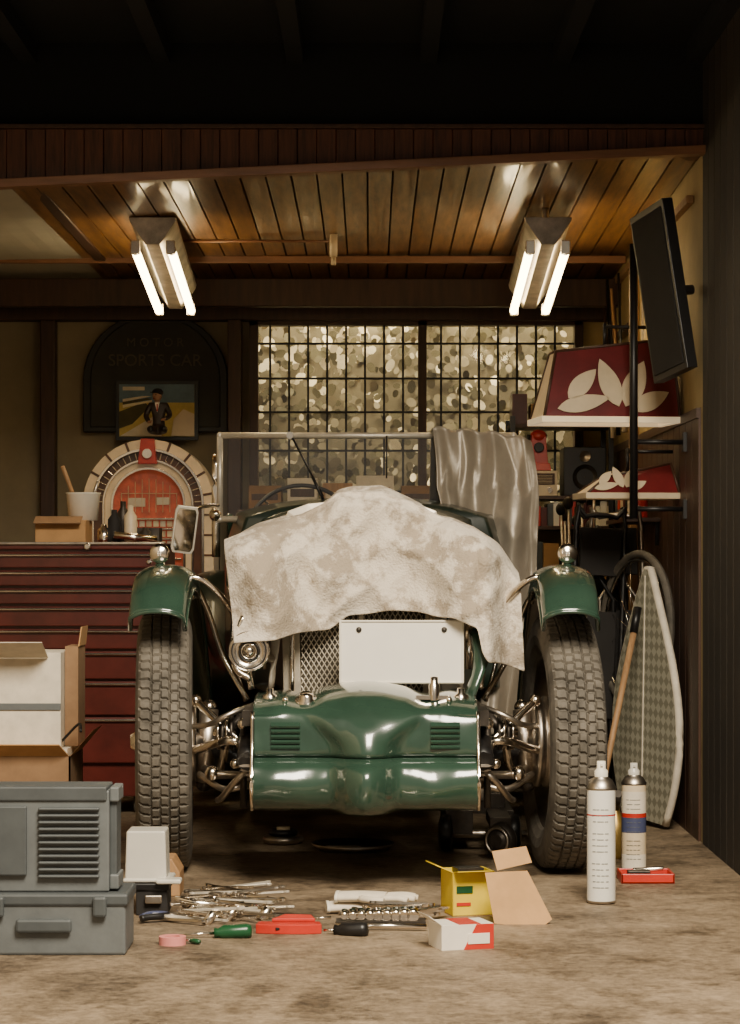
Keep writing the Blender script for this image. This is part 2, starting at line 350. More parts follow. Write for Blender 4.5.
def figure():
    root=empty('man_statuette',(jx+.03,9.66,1.35))
    o=Vector((jx+.03,9.64,1.366))
    def sk(name,vs,es,rs,mat,sub=2):
        me=D.meshes.new(name); me.from_pydata([o+Vector(v) for v in vs],es,[]); ob=D.objects.new(name,me); C.scene.collection.objects.link(ob)
        m=ob.modifiers.new('skin','SKIN'); m.use_smooth_shade=True
        for i,r in enumerate(rs): me.skin_vertices[0].data[i].radius=(r,r*.8 if i<4 and name=='suit' else r)
        me.skin_vertices[0].data[0].use_root=True
        s=ob.modifiers.new('s','SUBSURF'); s.levels=s.render_levels=sub; me.materials.append(mat)
        ob.parent=root; ob.matrix_parent_inverse=Matrix.Translation(root.location).inverted(); return ob
    vs=[(0,0,0),(0,0,.045),(-.002,-.002,.09),(-.004,-.004,.115),
        (-.034,-.002,.104),(-.052,-.012,.062),(-.036,-.042,.036),
        (.030,-.002,.104),(.047,-.012,.062),(.026,-.044,.046),
        (-.02,-.03,.002),(-.028,-.075,.006),(-.02,-.10,.004),(.02,-.03,.002),(.028,-.075,.006),(.03,-.10,.004)]
    es=[(0,1),(1,2),(2,3),(2,4),(4,5),(5,6),(2,7),(7,8),(8,9),(0,10),(10,11),(11,12),(0,13),(13,14),(14,15)]
    rs=[.025,.024,.03,.012,.015,.012,.009,.015,.012,.009,.019,.015,.011,.019,.015,.011]
    sk('suit',vs,es,rs,M('statue_suit',(.035,.022,.018),.5,0,.2,20))
    b=B('head_and_cap'); b.T=Matrix.Translation(o+Vector((-.006,-.008,.143)))@Euler((0,0,-.5)).to_matrix().to_4x4()
    b.sph((0,0,0),.021,skin,(.85,1,1.18)); b.cyl((0,.002,-.035),(0,0,-.012),.010,skin)
    b.sph((0,-.021,-.003),.0045,skin,(.8,1.2,1.4)); b.sph((-.018,.002,-.002),.005,skin,(.5,1,1.4)); b.sph((.018,.002,-.002),.005,skin,(.5,1,1.4))
    for s in (-1,1): b.sph((s*.007,-.019,.003),.0022,black)
    b.box((0,-.02,-.012),(.01,.003,.002),red)
    b.sph((0,.004,.014),.0228,blackM,(1,1.05,.72)); b.box((0,-.022,.013),(.028,.014,.003),blackM)
    b.T=Matrix.Translation(o); b.prism([(-.01,0),(.01,0),(0,-.04)],white,(-.004,-.032,.115),ext=(0,.006,0)); b.bb((-.006,-.036,.08),(-.001,-.03,.108),red)
    for hx,hz in ((-.032,.036),(.022,.046)):
        b.sph((hx,-.05,hz),.008,skin,(1,1,.7))
        for q in range(4): b.tube([(hx-.006+q*.004,-.055,hz),(hx-.006+q*.004,-.064,hz-.001),(hx-.006+q*.004,-.067,hz-.006)],.0018,skin,n=6)
        b.tube([(hx+.007,-.05,hz+.003),(hx+.009,-.06,hz+.004)],.0021,skin,n=6)
    for s in (-.022,.03): b.sph((s,-.108,.004),.011,black,(.9,1.2,1.3))
    b.done(parent=root)
figure()

b=B('tool_chest')
b.bb((-1.3,8.02,.06),(-.69,8.5,.905),maroon)
z=.88
for i,h in enumerate((.06,.06,.06,.075,.075,.1,.12,.16)):
    z-=h
    b.bb((-1.29,7.995,z+.004),(-.70,8.03,z+h-.004),maroon); b.bb((-1.28,7.98,z+h-.018),(-.71,7.996,z+h-.009),chrome)
    b.cyl((-.735,7.985,z+h*.4),(-.735,7.996,z+h*.4),.009,chrome)
b.bb((-1.3,8.0,.885),(-.69,8.5,.908),maroon); b.bb((-1.305,7.99,.90),(-.685,8.0,.91),steel)
for x in (-1.2,-.78): 
    for y in (8.1,8.42): b.cyl((x-.015,y,.035),(x+.015,y,.035),.035,rubber)
b.cyl((-.94,7.99,.895),(-.94,7.98,.895),.012,chrome); b.done(bevel=.004)
b=B('parts_carton'); b.bb((-1.13,8.1,.91),(-.96,8.3,.985),card); b.box((-1.05,8.08,.985),(.16,.06,.004),cardD,(.4,0,0)); b.done(bevel=.002)
b=B('tool_bucket'); b.lathe([(.001,0),(.05,0),(.058,.09),(.062,.095),(.055,.09),(.047,.01)],white,(-.985,8.25,.986)); b.cyl((-1.0,8.25,1.02),(-1.05,8.2,1.17),.007,woodL); b.cyl((-.97,8.25,1.02),(-.93,8.22,1.12),.006,steel); b.done()
b=B('oil_bottles')
for x,h,m in ((-.865,.11,blackM),(-.81,.125,cream),(-.9,.06,chrome),(-.76,.05,castiron),(-.84,.14,castiron)):
    b.lathe([(.001,0),(.02,0),(.022,.01),(.022,h*.7),(.01,h*.85),(.01,h),(.001,h)],m,(x,8.12 if h<.13 else 8.17,.91))
b.bb((-.86,8.2,.91),(-.72,8.32,.96),castiron); b.cyl((-.72,8.1,.92),(-.86,8.06,.935),.012,chrome); b.done()

# ------------------------------------------------------------ CAR
cx=-.012; YA=6.6
car=empty('vintage_sports_car',(cx,YA,0))
def tyre(T,N,tread):
    b=B('wheel'); b.T=T
    side=[(.066,.336),(.0725,.315),(.075,.29),(.071,.265),(.06,.243),(.05,.234)]
    tr=[(-.060+.120*i/30) for i in range(31)]
    prof=[(-x,r,0) for x,r in reversed(side)]+[(x,.35-.006*(abs(x)/.06)**2.5,1) for x in tr]+[(x,r,0) for x,r in side]
    vs=[];n=len(prof)
    for i in range(N):
        a=2*pi*i/N
        for x,r,t in prof:
            if t and tread:
                row=min(4,int((x+.060)/.0241)); loc=(x+.060)%.0241
                d=0
                if loc<.0039 and 0<row<5: d=.007
                ph=(a*76/(2*pi)+row*.5+(.16*loc/.024 if row%2 else -.16*loc/.024))%1
                if ph<.24: d=.007
                r-=d
            vs.append((x,r*cos(a),r*sin(a)))
    fs=[(i*n+j,i*n+j+1,((i+1)%N)*n+j+1,((i+1)%N)*n+j) for i in range(N) for j in range(n-1)]
    b.add(vs,fs,rubber,False if tread else True)
    b.lathe([(.236,-.052),(.24,-.045),(.225,-.03),(.215,0),(.225,.03),(.24,.045),(.236,.052),(.222,.05),(.205,0),(.222,-.05),(.236,-.052)],steel,axis=(1,0,0),n=48)
    b.lathe([(.001,-.06),(.035,-.06),(.04,-.03),(.045,0),(.035,.05),(.03,.06),(.001,.06)],steel,axis=(1,0,0))
    for i in range(40):
        a=2*pi*i/40; a2=a+(.35 if i%2 else -.35); xh=.045 if i%4<2 else -.035
        b.cyl((xh,.04*cos(a2),.04*sin(a2)),(0,.212*cos(a),.212*sin(a)),.0022,steel,n=5)
    return b
for x,y,st,N,t in ((-.563,YA,.07,532,True),(.528,YA,.07,532,True),(-.563,9.0,0,140,False),(.528,9.0,0,140,False)):
    T=Matrix.Translation((x,y,.352))@Matrix.Rotation(st,4,'Z')
    b=tyre(T,N,t)
    s=1 if x<0 else -1
    b.lathe([(.001,0),(.02,0),(.03,-.02),(.03,-.04)],chrome,(-s*.095,0,0),(-s,0,0))
    b.lathe([(.001,.0),(.115,.0),(.125,.008),(.125,.022),(.118,.024),(.118,.032),(.125,.034),(.125,.05),(.11,.055),(.001,.055)],steel,(s*.03,0,0),(s,0,0),n=32)
    b.done(parent=car)

def wing(xc,path,name,w0,w1,mat):
    P=catmull(path,8); b=B(name)
    def f(u,v):
        i=min(int(v*(len(P)-1)),len(P)-2); t=v*(len(P)-1)-i; p=P[i].lerp(P[i+1],t); tg=(P[i+1]-P[i]).normalized(); nn=Vector((0,-tg.z,tg.y))
        a=u*2-1; w=w0+(w1-w0)*v
        a2=max(-1,min(1,a*1.15)); off=-.035*abs(a)**2.6-(max(0,abs(a)-.87)/.13)*.03
        return Vector((xc+w*a2,0,0))+Vector((0,p.y,p.z))+nn*off
    b.grid(f,24,60,mat)
    def edge(side): return [f(side,j/40) for j in range(41)]
    b.tube(edge(0),.004,mat,n=6); b.tube(edge(1),.004,mat,n=6); b.tube([f(k/12,0) for k in range(13)],.0045,mat,n=6)
    b.done(solid=.004,parent=car)
for xc in (-.559,.528):
    wing(xc,[(0,YA-.325,.715),(0,YA-.24,.785),(0,YA-.1,.828),(0,YA+.06,.828),(0,YA+.25,.75),(0,YA+.45,.58),(0,YA+.65,.40),(0,YA+.85,.30),(0,YA+1.05,.275),(0,YA+1.5,.27),(0,YA+1.75,.27)],'front_wing',.072,.10,green)
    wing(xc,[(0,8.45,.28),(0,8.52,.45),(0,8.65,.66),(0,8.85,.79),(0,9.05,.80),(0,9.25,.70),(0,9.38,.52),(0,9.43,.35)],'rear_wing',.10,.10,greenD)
b=B('wing_aprons')
s=-1
def f(u,v):
    v=.15+.85*v; y=YA+.12+.95*v
    zt=.775 if v<.1 else .775-.46*min(1,((v-.1)/.75))**1.1
    return (cx+s*(.27+.20*u+.02*v),y,(.47+(zt-.47)*u*u) if zt>.47 else .47+(zt-.47)*u)
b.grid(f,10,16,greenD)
b.done(solid=.004,parent=car)
b=B('side_lamps')
for x in (-.575,.54):
    y=6.58; b.cyl((x,y,.82),(x,y,.85),.008,chrome); b.lathe([(.001,.05),(.012,.045),(.022,.02),(.026,-.01),(.028,-.016),(.026,-.02),(.018,-.026),(.001,-.028)],chrome,(x,y,.868),(0,1,0))
    b.sph((x,y-.018,.868),.02,plateM,(1,.5,1)); b.lathe([(.02,0),(.014,.012),(.008,.02)],green,(x,y,.826))
b.done(parent=car)
b=B('wing_stays')
for s in (-1,1):
    X=lambda a:cx+s*a
    b.tube([(X(.50),6.5,.80),(X(.45),6.5,.80),(X(.40),6.52,.76),(X(.36),6.55,.70),(X(.33),6.55,.6),(X(.31),6.52,.5)],.0085,chrome,sm=5)
    b.tube([(X(.48),6.72,.79),(X(.44),6.74,.70),(X(.40),6.74,.58),(X(.33),6.7,.46)],.008,chrome,sm=5)
    b.tube([(X(.21),6.6,.79),(X(.28),6.56,.77),(X(.36),6.56,.74)],.012,chrome,sm=4)
    b.tube([(X(.475),6.5,.75),(X(.475),6.9,.72),(X(.475),7.2,.5)],.007,chrome,sm=5)
    b.tube([(X(.24),6.64,.76),(X(.25),6.6,.60),(X(.26),6.6,.50)],.014,silver,sm=4,flat=.5)
    b.tube([(X(.36),6.9,.80),(X(.38),6.85,.62),(X(.34),6.8,.45)],.006,chrome,sm=4)
b.tube([(cx+.30,6.5,.66),(cx+.31,6.45,.58),(cx+.28,6.42,.49)],.022,green,sm=4,flat=.5)
b.done(parent=car)
b=B('bonnet')
secs=[(6.74,.205,1.0,.44),(7.2,.27,1.01,.44),(7.75,.36,1.03,.44),(7.76,.42,1.035,.44),(8.0,.47,1.055,.42),(8.15,.475,1.03,.42)]
def bf(u,v):
    i=min(int(v*5),4); t=v*5-i; y,w,zt,zb=[secs[i][k]*(1-t)+secs[i+1][k]*t for k in range(4)]
    a=(u*2-1); 
    if abs(a)<.6: x=a/.6*w*.92; z=zt-.05*(abs(a)/.6)**3
    else:
        q=(abs(a)-.6)/.4; x=math.copysign(w*(.92+.08*min(1,q*5)),a); z=zt-.05-(zt-.05-zb)*q
    return (cx+x,y,z)
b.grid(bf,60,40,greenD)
for s in (-1,1):
    for k in range(14): b.box((cx+s*(.235+.0085*k),6.95+.05*k,.72),(.006,.02,.2),greenD,(0,0,s*-.13))
b.cyl((cx,6.74,1.012),(cx,7.75,1.034),.005,chrome); b.done(solid=.004,parent=car)
b=B('radiator')
rp=[(-.215,.44),(.215,.44),(.222,.7),(.222,.93),(.205,.985),(.15,1.005),(0,1.02),(-.15,1.005),(-.205,.985),(-.222,.93),(-.222,.7)]
ip=[(-.168,.47),(.168,.47),(.174,.7),(.174,.92),(.16,.95),(.12,.962),(0,.972),(-.12,.962),(-.16,.95),(-.174,.92),(-.174,.7)]
n=11
vs=[(cx-.01+a,6.62,c) for a,c in rp]+[(cx-.01+a,6.60,c) for a,c in ip]+[(cx-.01+a,6.76,c) for a,c in rp]+[(cx-.01+a,6.65,c) for a,c in ip]
fs=[]
for i in range(n):
    k=(i+1)%n; fs+=[(i,k,n+k,n+i),(k,i,2*n+i,2*n+k),(n+i,n+k,3*n+k,3*n+i)]
b.add(vs,fs,silver)
b.prism(ip,M('radiator_core',(.10,.082,.055),.6,.3,.3,60),(cx-.01,6.65,0),ext=(0,.02,0))
gx=.168; st=.0145
def clip(x0,z0,dx,dz):
    t0,t1=-9,9
    for p,d,lo,hi in ((x0,dx,-gx,gx),(z0,dz,.47,.96)):
        a,c=(lo-p)/d,(hi-p)/d
        if a>c:a,c=c,a
        t0=max(t0,a);t1=min(t1,c)
    return t0,t1
k=-.8
while k<1.6:
    for d in (1,-1):
        t0,t1=clip(k,.47,d*.62,1)
        if t1>t0+.005:
            b.cyl((cx-.01+k+d*.62*t0,6.628,.47+t0),(cx-.01+k+d*.62*t1,6.628,.47+t1),.0019,silver,n=5)
    k+=st
b.bb((cx-.018,6.608,.47),(cx-.006,6.625,.97),silver); b.lathe([(.001,.045),(.02,.045),(.026,.03),(.026,.005),(.03,0)],chrome,(cx-.01,6.69,1.0),n=20)
for s in (-1,1):
    b.cyl((cx-.01+s*.192,6.598,.45),(cx-.01+s*.192,6.598,.72),.007,chrome)
b.done(bevel=.003,parent=car)
b=B('headlamps')
for s in (-1,1):
    X=cx+s*.285
    b.lathe([(.001,.12),(.04,.11),(.075,.07),(.09,.02),(.095,0),(.095,-.015),(.085,-.02),(.05,-.03),(.001,-.035)],chrome,(X,6.56,.79),(0,1,0),n=32)
    b.cyl((X,6.6,.55),(X,6.6,.72),.014,chrome)
b.done(parent=car)
b=B('horn')
hx,hz,hy=-.325,.605,6.45
b.lathe([(.001,-.012),(.012,-.012),(.014,-.004),(.03,-.008),(.032,-.002),(.036,-.008),(.05,-.008),(.056,-.002),(.056,.02),(.04,.04),(.03,.09)],chrome,(hx,hy,hz),(0,1,0),n=36)
for r in (.020,.026,.040,.046,.052): b.torus((hx,hy-.008,hz),r,.0022,black if r in(.026,.046) else chrome,(0,1,0),n=36,k=6)
b.cyl((hx,hy+.05,hz),(hx+.06,6.6,hz-.03),.012,steel)
hx2=-.34
b.tube([(hx2,6.47,.70),(hx2-.02,6.46,.63),(hx2-.02,6.45,.56),(hx2+.02,6.45,.53)],.010,chrome,sm=6)
b.done(parent=car)
b=B('number_plate'); b.box((.085,6.47,.602),(.335,.004,.172),plateM)
for sx in (-1,1): b.bb((.085+sx*.165-.003,6.464,.518),(.085+sx*.165+.003,6.468,.686),white); b.lathe([(.001,-.006),(.006,-.005),(.008,0)],castiron,(.085+sx*.115,6.467,.662),(0,1,0),n=12)
for z in (.518,.683): b.bb((-.08,6.464,z),(.25,6.468,z+.005),white)
b.bb((-.02,6.474,.6),(0,6.62,.62),castiron); b.bb((.17,6.474,.6),(.19,6.62,.62),castiron); b.done(bevel=.0015,parent=car)
b=B('front_apron'); ax=-.012
prof=[(6.52,.50),(6.40,.505),(6.30,.50),(6.23,.487),(6.19,.468),(6.172,.445),(6.165,.41),(6.16,.375),(6.16,.352),(6.172,.343),(6.155,.336),(6.13,.322),(6.115,.295),(6.113,.265),(6.125,.235),(6.15,.215),(6.2,.205)]
PP=catmull([(0,a,c) for a,c in prof],4)
def sm(a,b_,x): t=max(0,min(1,(x-a)/(b_-a))); return t*t*(3-2*t)
def af(u,v):
    x=.288*(u*2-1); i=min(int(v*(len(PP)-1)),len(PP)-2); p=PP[i].lerp(PP[i+1],v*(len(PP)-1)-i); y,z=p.y,p.z
    wz=.088+.085*sm(.36,.48,z)
    bm=1-sm(wz-.045,wz+.01,abs(x)); rnd=1-sm(0,wz,abs(x))
    f=sm(.51,.40,z)
    y-=bm*(.020+.018*rnd)*f+.03*rnd*sm(.44,.30,z)
    z+=.020*rnd*sm(.43,.50,z)-.012*sm(.10,.16,abs(x))*(1-sm(.16,.24,abs(x)))*sm(.45,.5,z)
    z-=bm*.010*sm(.30,.2,z)
    if v<.3: z-=.012*sm(.2,.288,abs(x))
    y+=noise.noise(Vector((x*9,z*9,3)))*.008+noise.noise(Vector((x*22,z*18,8)))*.003
    return (ax+x,y,z)
b.grid(af,110,80,green)
for s in (-1,1):
    def side(u,v,s=s):
        x,y,z=af(0 if s<0 else 1,v); return (x,y+(6.5-y)*u,z)
    b.grid(side,4,64,green)
b.done(solid=.004,parent=car)
b=B('apron_fittings')
for s in (-1,1):
    for k in range(5): b.box((ax+s*.205,6.158,.372+.0135*k),(.075,.016,.006),green,(.6,0,0)); b.box((ax+s*.205,6.1575,.366+.0135*k),(.07,.006,.004),black)
    b.tube([(ax+s*.29,6.17,.46),(ax+s*.29,6.155,.37),(ax+s*.29,6.11,.28),(ax+s*.29,6.15,.21)],.005,chrome,sm=4)
b.lathe([(.03,0),(.03,.006),(.018,.01),(.018,.022),(.001,.025)],chrome,(-.165,6.24,.482),(0,-.5,1),n=18)
b.lathe([(.014,0),(.014,.04),(.01,.045),(.01,.06),(.001,.062)],chrome,(.167,6.25,.485),n=18); b.bb((.12,6.24,.487),(.21,6.27,.497),chrome)
for x in (-.262,.238): b.lathe([(.02,0),(.02,.010),(.010,.016),(.010,.028),(.001,.03)],chrome,(x,6.28,.486),n=14)
for x in (-.22,.205): b.sph((x,6.22,.488),.008,chrome)
b.done(parent=car)
b=B('front_axle_and_chassis')
for s in (-1,1):
    X=cx+s*.305
    b.tube([(X,6.2,.33),(X,6.4,.40),(X,6.7,.42),(X,7.5,.42),(X,8.6,.42),(X,9.0,.5),(X,9.4,.45)],.028,black,sm=4)
    for k in range(6):
        L_=.42-.055*k
        b.tube([(X,YA-L_,.30-.014*k+.02*(L_/.42)),(X,YA,.285-.010*k+.02),(X,YA+L_,.30-.014*k+.02*(L_/.42))],.022,steel,n=6,flat=.16)
    for y in (YA-.04,YA+.04): b.cyl((X-.03,y,.23),(X-.03,y,.35),.006,chrome); b.cyl((X+.03,y,.23),(X+.03,y,.35),.006,chrome)
    b.box((X,YA,.235),(.08,.11,.014),castiron)
    K=cx+s*.445
    b.cyl((K,YA,.24),(K-s*.015,YA,.44),.026,steel); b.sph((K-s*.015,YA,.445),.022,chrome); b.sph((K,YA,.235),.022,castiron)
    b.cyl((K,YA,.345),(cx+s*.51,YA,.352),.03,steel)
    b.tube([(K,YA,.28),(cx+s*.42,6.48,.27),(cx+s*.41,6.42,.275)],.012,steel,sm=4); b.sph((cx+s*.41,6.42,.28),.02,chrome)
    d=cx+s*.355
    for k in range(4): b.cyl((d+s*.012*k,6.46,.385),(d+s*(.012*k+.008),6.46,.385),.046,chrome if k%2 else castiron,n=24)
    b.cyl((d-s*.01,6.46,.385),(d+s*.055,6.46,.385),.012,chrome)
    b.tube([(d+s*.02,6.46,.385),(d+s*.03,6.50,.31),(cx+s*.4,6.56,.27)],.012,chrome,sm=3,flat=.5)
    b.tube([(d+s*.01,6.46,.39),(d-s*.03,6.5,.44)],.013,castiron)
    b.tube([(cx+s*.30,6.45,.46),(cx+s*.36,6.40,.44),(cx+s*.42,6.42,.41),(cx+s*.47,6.5,.40)],.008,steel,sm=5)
    b.tube([(cx+s*.30,6.4,.35),(cx+s*.36,6.38,.37),(cx+s*.44,6.45,.345),(cx+s*.485,6.52,.33)],.012,chrome,sm=5)
    b.tube([(cx+s*.31,6.4,.25),(cx+s*.38,6.4,.24),(cx+s*.45,6.5,.27)],.009,steel,sm=5)
    b.tube([(cx+s*.46,6.5,.47),(cx+s*.40,6.45,.42),(cx+s*.33,6.42,.36)],.011,chrome,sm=4)
    b.tube([(cx+s*.305,6.30,.30),(cx+s*.34,6.30,.27),(cx+s*.38,6.38,.22),(cx+s*.40,6.5,.20)],.009,steel,sm=4)
    b.bb((cx+s*.30-.02,6.22,.42),(cx+s*.30+.02,6.4,.46),castiron)
    b.cyl((cx+s*.32,6.3,.20),(cx+s*.32,6.3,.42),.009,castiron); b.sph((cx+s*.32,6.3,.42),.016,chrome); b.sph((cx+s*.345,6.36,.31),.014,chrome)
    b.sph((cx+s*.46,6.5,.47),.017,chrome); b.sph((cx+s*.33,6.42,.36),.018,chrome); b.sph((cx+s*.485,6.52,.33),.018,chrome)
    for q in range(8): a=q*pi/4; b.cyl((cx+s*.468,YA+.075*cos(a),.352+.075*sin(a)),(cx+s*.48,YA+.075*cos(a),.352+.075*sin(a)),.009,chrome,n=8)
    b.lathe([(.03,0),(.105,.0),(.12,.015),(.12,.02)],castiron,(cx+s*.475,YA,.352),(s,0,0),n=28)
    b.tube([(X,7.2,.3),(X,7.0,.31),(cx+s*.45,6.75,.36)],.012,castiron)
b.tube([(cx-.445,YA,.345),(cx-.36,YA,.31),(cx-.25,YA,.27),(cx+.25,YA,.27),(cx+.36,YA,.31),(cx+.445,YA,.345)],.024,black,sm=3)
b.cyl((cx-.41,6.42,.275),(cx+.41,6.42,.275),.011,steel)
b.cyl((cx-.305,6.22,.335),(cx+.305,6.22,.335),.018,black)
b.bb((cx-.14,6.85,.2),(cx+.14,7.7,.6),castiron); b.bb((cx-.09,7.7,.25),(cx+.09,8.3,.45),castiron); b.cyl((cx,8.3,.33),(cx,9.0,.34),.03,castiron); b.cyl((cx-.5,9.0,.352),(cx+.5,9.0,.352),.035,castiron); b.sph((cx,9.0,.35),.11,castiron)
b.cyl((cx-.25,7.0,.22),(cx-.25,9.4,.25),.025,castiron); b.cyl((cx-.3,8.3,.42),(cx+.3,8.3,.42),.03,black)
b.done(parent=car)
b=B('body_tub')
for s in (-1,1): b.bb((cx+s*.45,8.1,.42),(cx+s*.475,9.3,.86),greenD); b.tube([(cx+s*.462,8.1,1.0),(cx+s*.462,8.25,.88),(cx+s*.462,8.6,.86),(cx+s*.462,8.9,.95),(cx+s*.462,9.25,.96)],.014,green,sm=4)
b.bb((cx-.46,8.1,.40),(cx+.46,9.3,.44),black); b.bb((cx-.46,9.2,.42),(cx+.46,9.28,.97),greenD); b.bb((cx-.43,8.85,.45),(cx+.43,9.15,.62),seatM); b.box((cx,9.13,.8),(.86,.1,.4),seatM,(-.15,0,0))
b.bb((cx-.42,9.3,.35),(cx+.42,9.4,.8),greenD); b.bb((cx-.44,8.12,.8),(cx+.44,8.15,1.02),woodR); b.done(bevel=.01,parent=car)
b=B('steering_wheel'); sx,sy,sz=-.24,8.36,.935
ax_=Vector((0,-.9,.35)); b.torus((sx,sy,sz),.19,.008,black,ax_,n=44); b.cyl(Vector((sx,sy,sz)),Vector((sx,sy,sz))+Vector((0,-.3,-.12)),.016,black)
for k in range(4):
    a=k*pi/2+.78; q=Vector((0,0,1)).rotation_difference(ax_); b.cyl((sx,sy,sz),Vector((sx,sy,sz))+q@Vector((.19*cos(a),.19*sin(a),0)),.004,chrome,n=6)
b.done(parent=car)
b=B('windscreen'); wy=7.95; wl,wr,wt,wb=-.497,.475,1.262,.985
for a,c in (((wl,wy,wt),(wr,wy,wt)),((wl,wy,wb),(wr,wy,wb)),((wl,wy,wb),(wl,wy,wt)),((wr,wy,wb),(wr,wy,wt))): b.cyl(a,c,.0105,silver)
for c in ((wl,wy,wt),(wr,wy,wt),(wl,wy,wb),(wr,wy,wb)): b.sph(c,.0115,silver)
b.bb((wl,wy-.002,wb),(wr,wy+.002,wt),glassM)
for x in (wl-.014,wr+.014): b.tube([(x,wy+.02,1.2),(x,wy+.01,1.05),(x,wy+.02,.86)],.014,chrome,sm=4,flat=.6); b.sph((x,wy,1.0),.022,chrome)
b.cyl((-.265,wy-.014,1.27),(-.155,wy-.014,1.06),.0035,black,n=6); b.cyl((-.19,wy-.016,1.125),(-.15,wy-.016,1.04),.005,black,n=6); b.cyl((-.265,wy-.02,1.262),(-.265,wy+.03,1.262),.012,chrome)
b.cyl((.055,wy-.01,1.262),(.055,wy-.01,1.12),.003,black,n=6)
b.done(parent=car)
b=B('wing_mirror'); mx=-.585
b.tube([(-.50,7.9,1.03),(-.55,7.75,1.02),(mx,7.65,.99),(mx,7.6,.95)],.007,chrome,sm=5)
T=b.T; b.T=Matrix.Translation((mx,7.58,.945))@Euler((.12,.12,.15)).to_matrix().to_4x4()
rr=[(-.030,-.075),(.030,-.075),(.037,-.06),(.037,.06),(.030,.075),(-.030,.075),(-.037,.06),(-.037,-.06)]
b.prism(rr,silver,ext=(0,.02,0)); b.prism([(a*.85,c*.9) for a,c in rr],M('mirror_face',(.75,.73,.68),.05,1,.03,5),(0,-.003,0),ext=(0,.003,0)); b.T=T
b.done(bevel=.003,parent=car)

# ------------------------------------------------------------ towel
def interp(tab,x):
    if x<=tab[0][0]: return tab[0][1]
    for (a,p),(c,q) in zip(tab,tab[1:]):
        if x<=c: t=(x-a)/(c-a); return p+(q-p)*t
    return tab[-1][1]
top=[(-.40,.905),(-.314,.935),(-.19,.968),(-.14,1.0),(-.09,1.037),(.03,1.034),(.10,1.012),(.164,.985),(.287,.932),(.355,.88),(.405,.815)]
bot=[(-.37,.625),(-.25,.638),(-.11,.664),(-.06,.695),(.08,.712),(.22,.695),(.288,.668),(.30,.60),(.315,.575),(.36,.565),(.42,.552)]
b=B('dust_towel')
def ridge(X,z):
    a=noise.noise(Vector((X*5+z*3,z*3.5-X*2,9))); c=noise.noise(Vector((X*11-z*6,z*8,2)))
    return (1-abs(a)*2.2)*.024+(1-abs(c)*2.2)*.013
def tf(u,v):
    x=-.40+.808*u
    xb=-.365+.785*u
    if v<=.6:
        t=v/.6
        X=xb*(1-t)+x*t; zb=interp(bot,xb); zt=interp(top,x)
        z=zb+(zt-zb)*(1-(1-t)**1.15)
        lamp=math.exp(-((abs(X-cx)-.285)/.10)**2)
        y=6.585-.105*lamp*(1-.5*max(0,(z-.86)/.1))-.04*(1-t)*lamp+.05*max(0,t-.85)/.15
        y-=.02*(1-t)
        y+=noise.noise(Vector((X*7+3,z*5,1)))*.022-ridge(X,z)
        y-=.012*sin(X*34+z*14)*(1-t)*.8
        if X>.29: y-=.02*sin((X-.29)*60)
        y=min(y,6.588)
        z+=noise.noise(Vector((X*13,0,5)))*.008
        return (X,y,z)
    t=(v-.6)/.4; zt=interp(top,x)+noise.noise(Vector((x*13,0,5)))*.008
    y0=6.635+noise.noise(Vector((x*7+3,interp(top,x)*5,1)))*.02-.105*math.exp(-((abs(x-cx)-.285)/.10)**2)*.3
    y0=min(y0,6.64)
    hang=max(0,abs(x-cx)-.24)
    return (x*(1-.05*t),y0+.36*t,zt-hang*.8*t+.008*sin(t*9+x*20)+.012*sin(pi*min(1,t*4)))
b.grid(tf,130,100,towelM); b.done(solid=.005,sub=1)

b=B('silver_car_cover')
def cf(u,v):
    if v<.16:
        t=v/.16; x=.205+.325*u; return (x,8.25-.28*t+.01*sin(u*20),1.05+.235*sin(t*pi/2)+.006*sin(u*23)-.04*u*u)
    t=(v-.16)/.84
    xl=.205+.03*t+.17*max(0,t-.2)**.8; xr=.53+.03*sin(t*3)
    x=xl+(xr-xl)*u
    z=1.285-.04*u*u+.006*sin(u*23)*(1-t)-1.0*t
    wv=2.2*noise.noise(Vector((u*1.5,t*1.3,2)))
    fold=sin(u*12+t*2.5+wv)*.032*(.3+t)+noise.noise(Vector((u*5,t*3,4)))*.04+abs(noise.noise(Vector((u*7+t*3,t*6,8))))*.02
    y=7.885-.05*t+fold
    return (x+.01*sin(t*11),min(y,7.925-.04*max(0,.3-t)) ,z)
b.grid(cf,110,130,clothG); b.done(solid=.004)

# ------------------------------------------------------------ back shelves
b=B('workbench_shelf')
b.bb((-.5,9.5,1.02),(.52,9.85,1.045),woodR); b.bb((-.5,9.5,.6),(.52,9.85,.62),woodR)
for x in (-.48,.0,.5): b.bb((x-.015,9.5,0),(x+.015,9.53,1.02),woodR); b.bb((x-.015,9.82,0),(x+.015,9.85,1.02),woodR)
b.done(bevel=.002)
b=B('stacked_cartons')
for x,w,h,m in ((-.42,.13,.10,cardD),(-.27,.12,.13,paper),(-.13,.12,.11,woodL),(.02,.15,.14,paper),(.19,.13,.10,cardD),(.35,.12,.13,card)):
    b.box((x,9.68,1.047+h/2),(w,.18,h),m); b.box((x,9.588,1.047+h*.55),(w*.8,.003,h*.25),random.choice([cardD,cream,woodR])); b.box((x,9.588,1.047+h*.2),(w*.6,.003,h*.08),woodR)
b.done(bevel=.002)
b=B('storage_shelf')
for z in (.3,.7,.97,1.09): b.bb((.56,9.5,z),(.97,9.85,z+.015),woodR)
for x in (.565,.955):
    for y in (9.51,9.83): b.bb((x-.01,y-.01,0),(x+.01,y+.01,1.42),black)
b.bb((.56,9.6,1.38),(.97,9.85,1.395),woodR)
x=.58
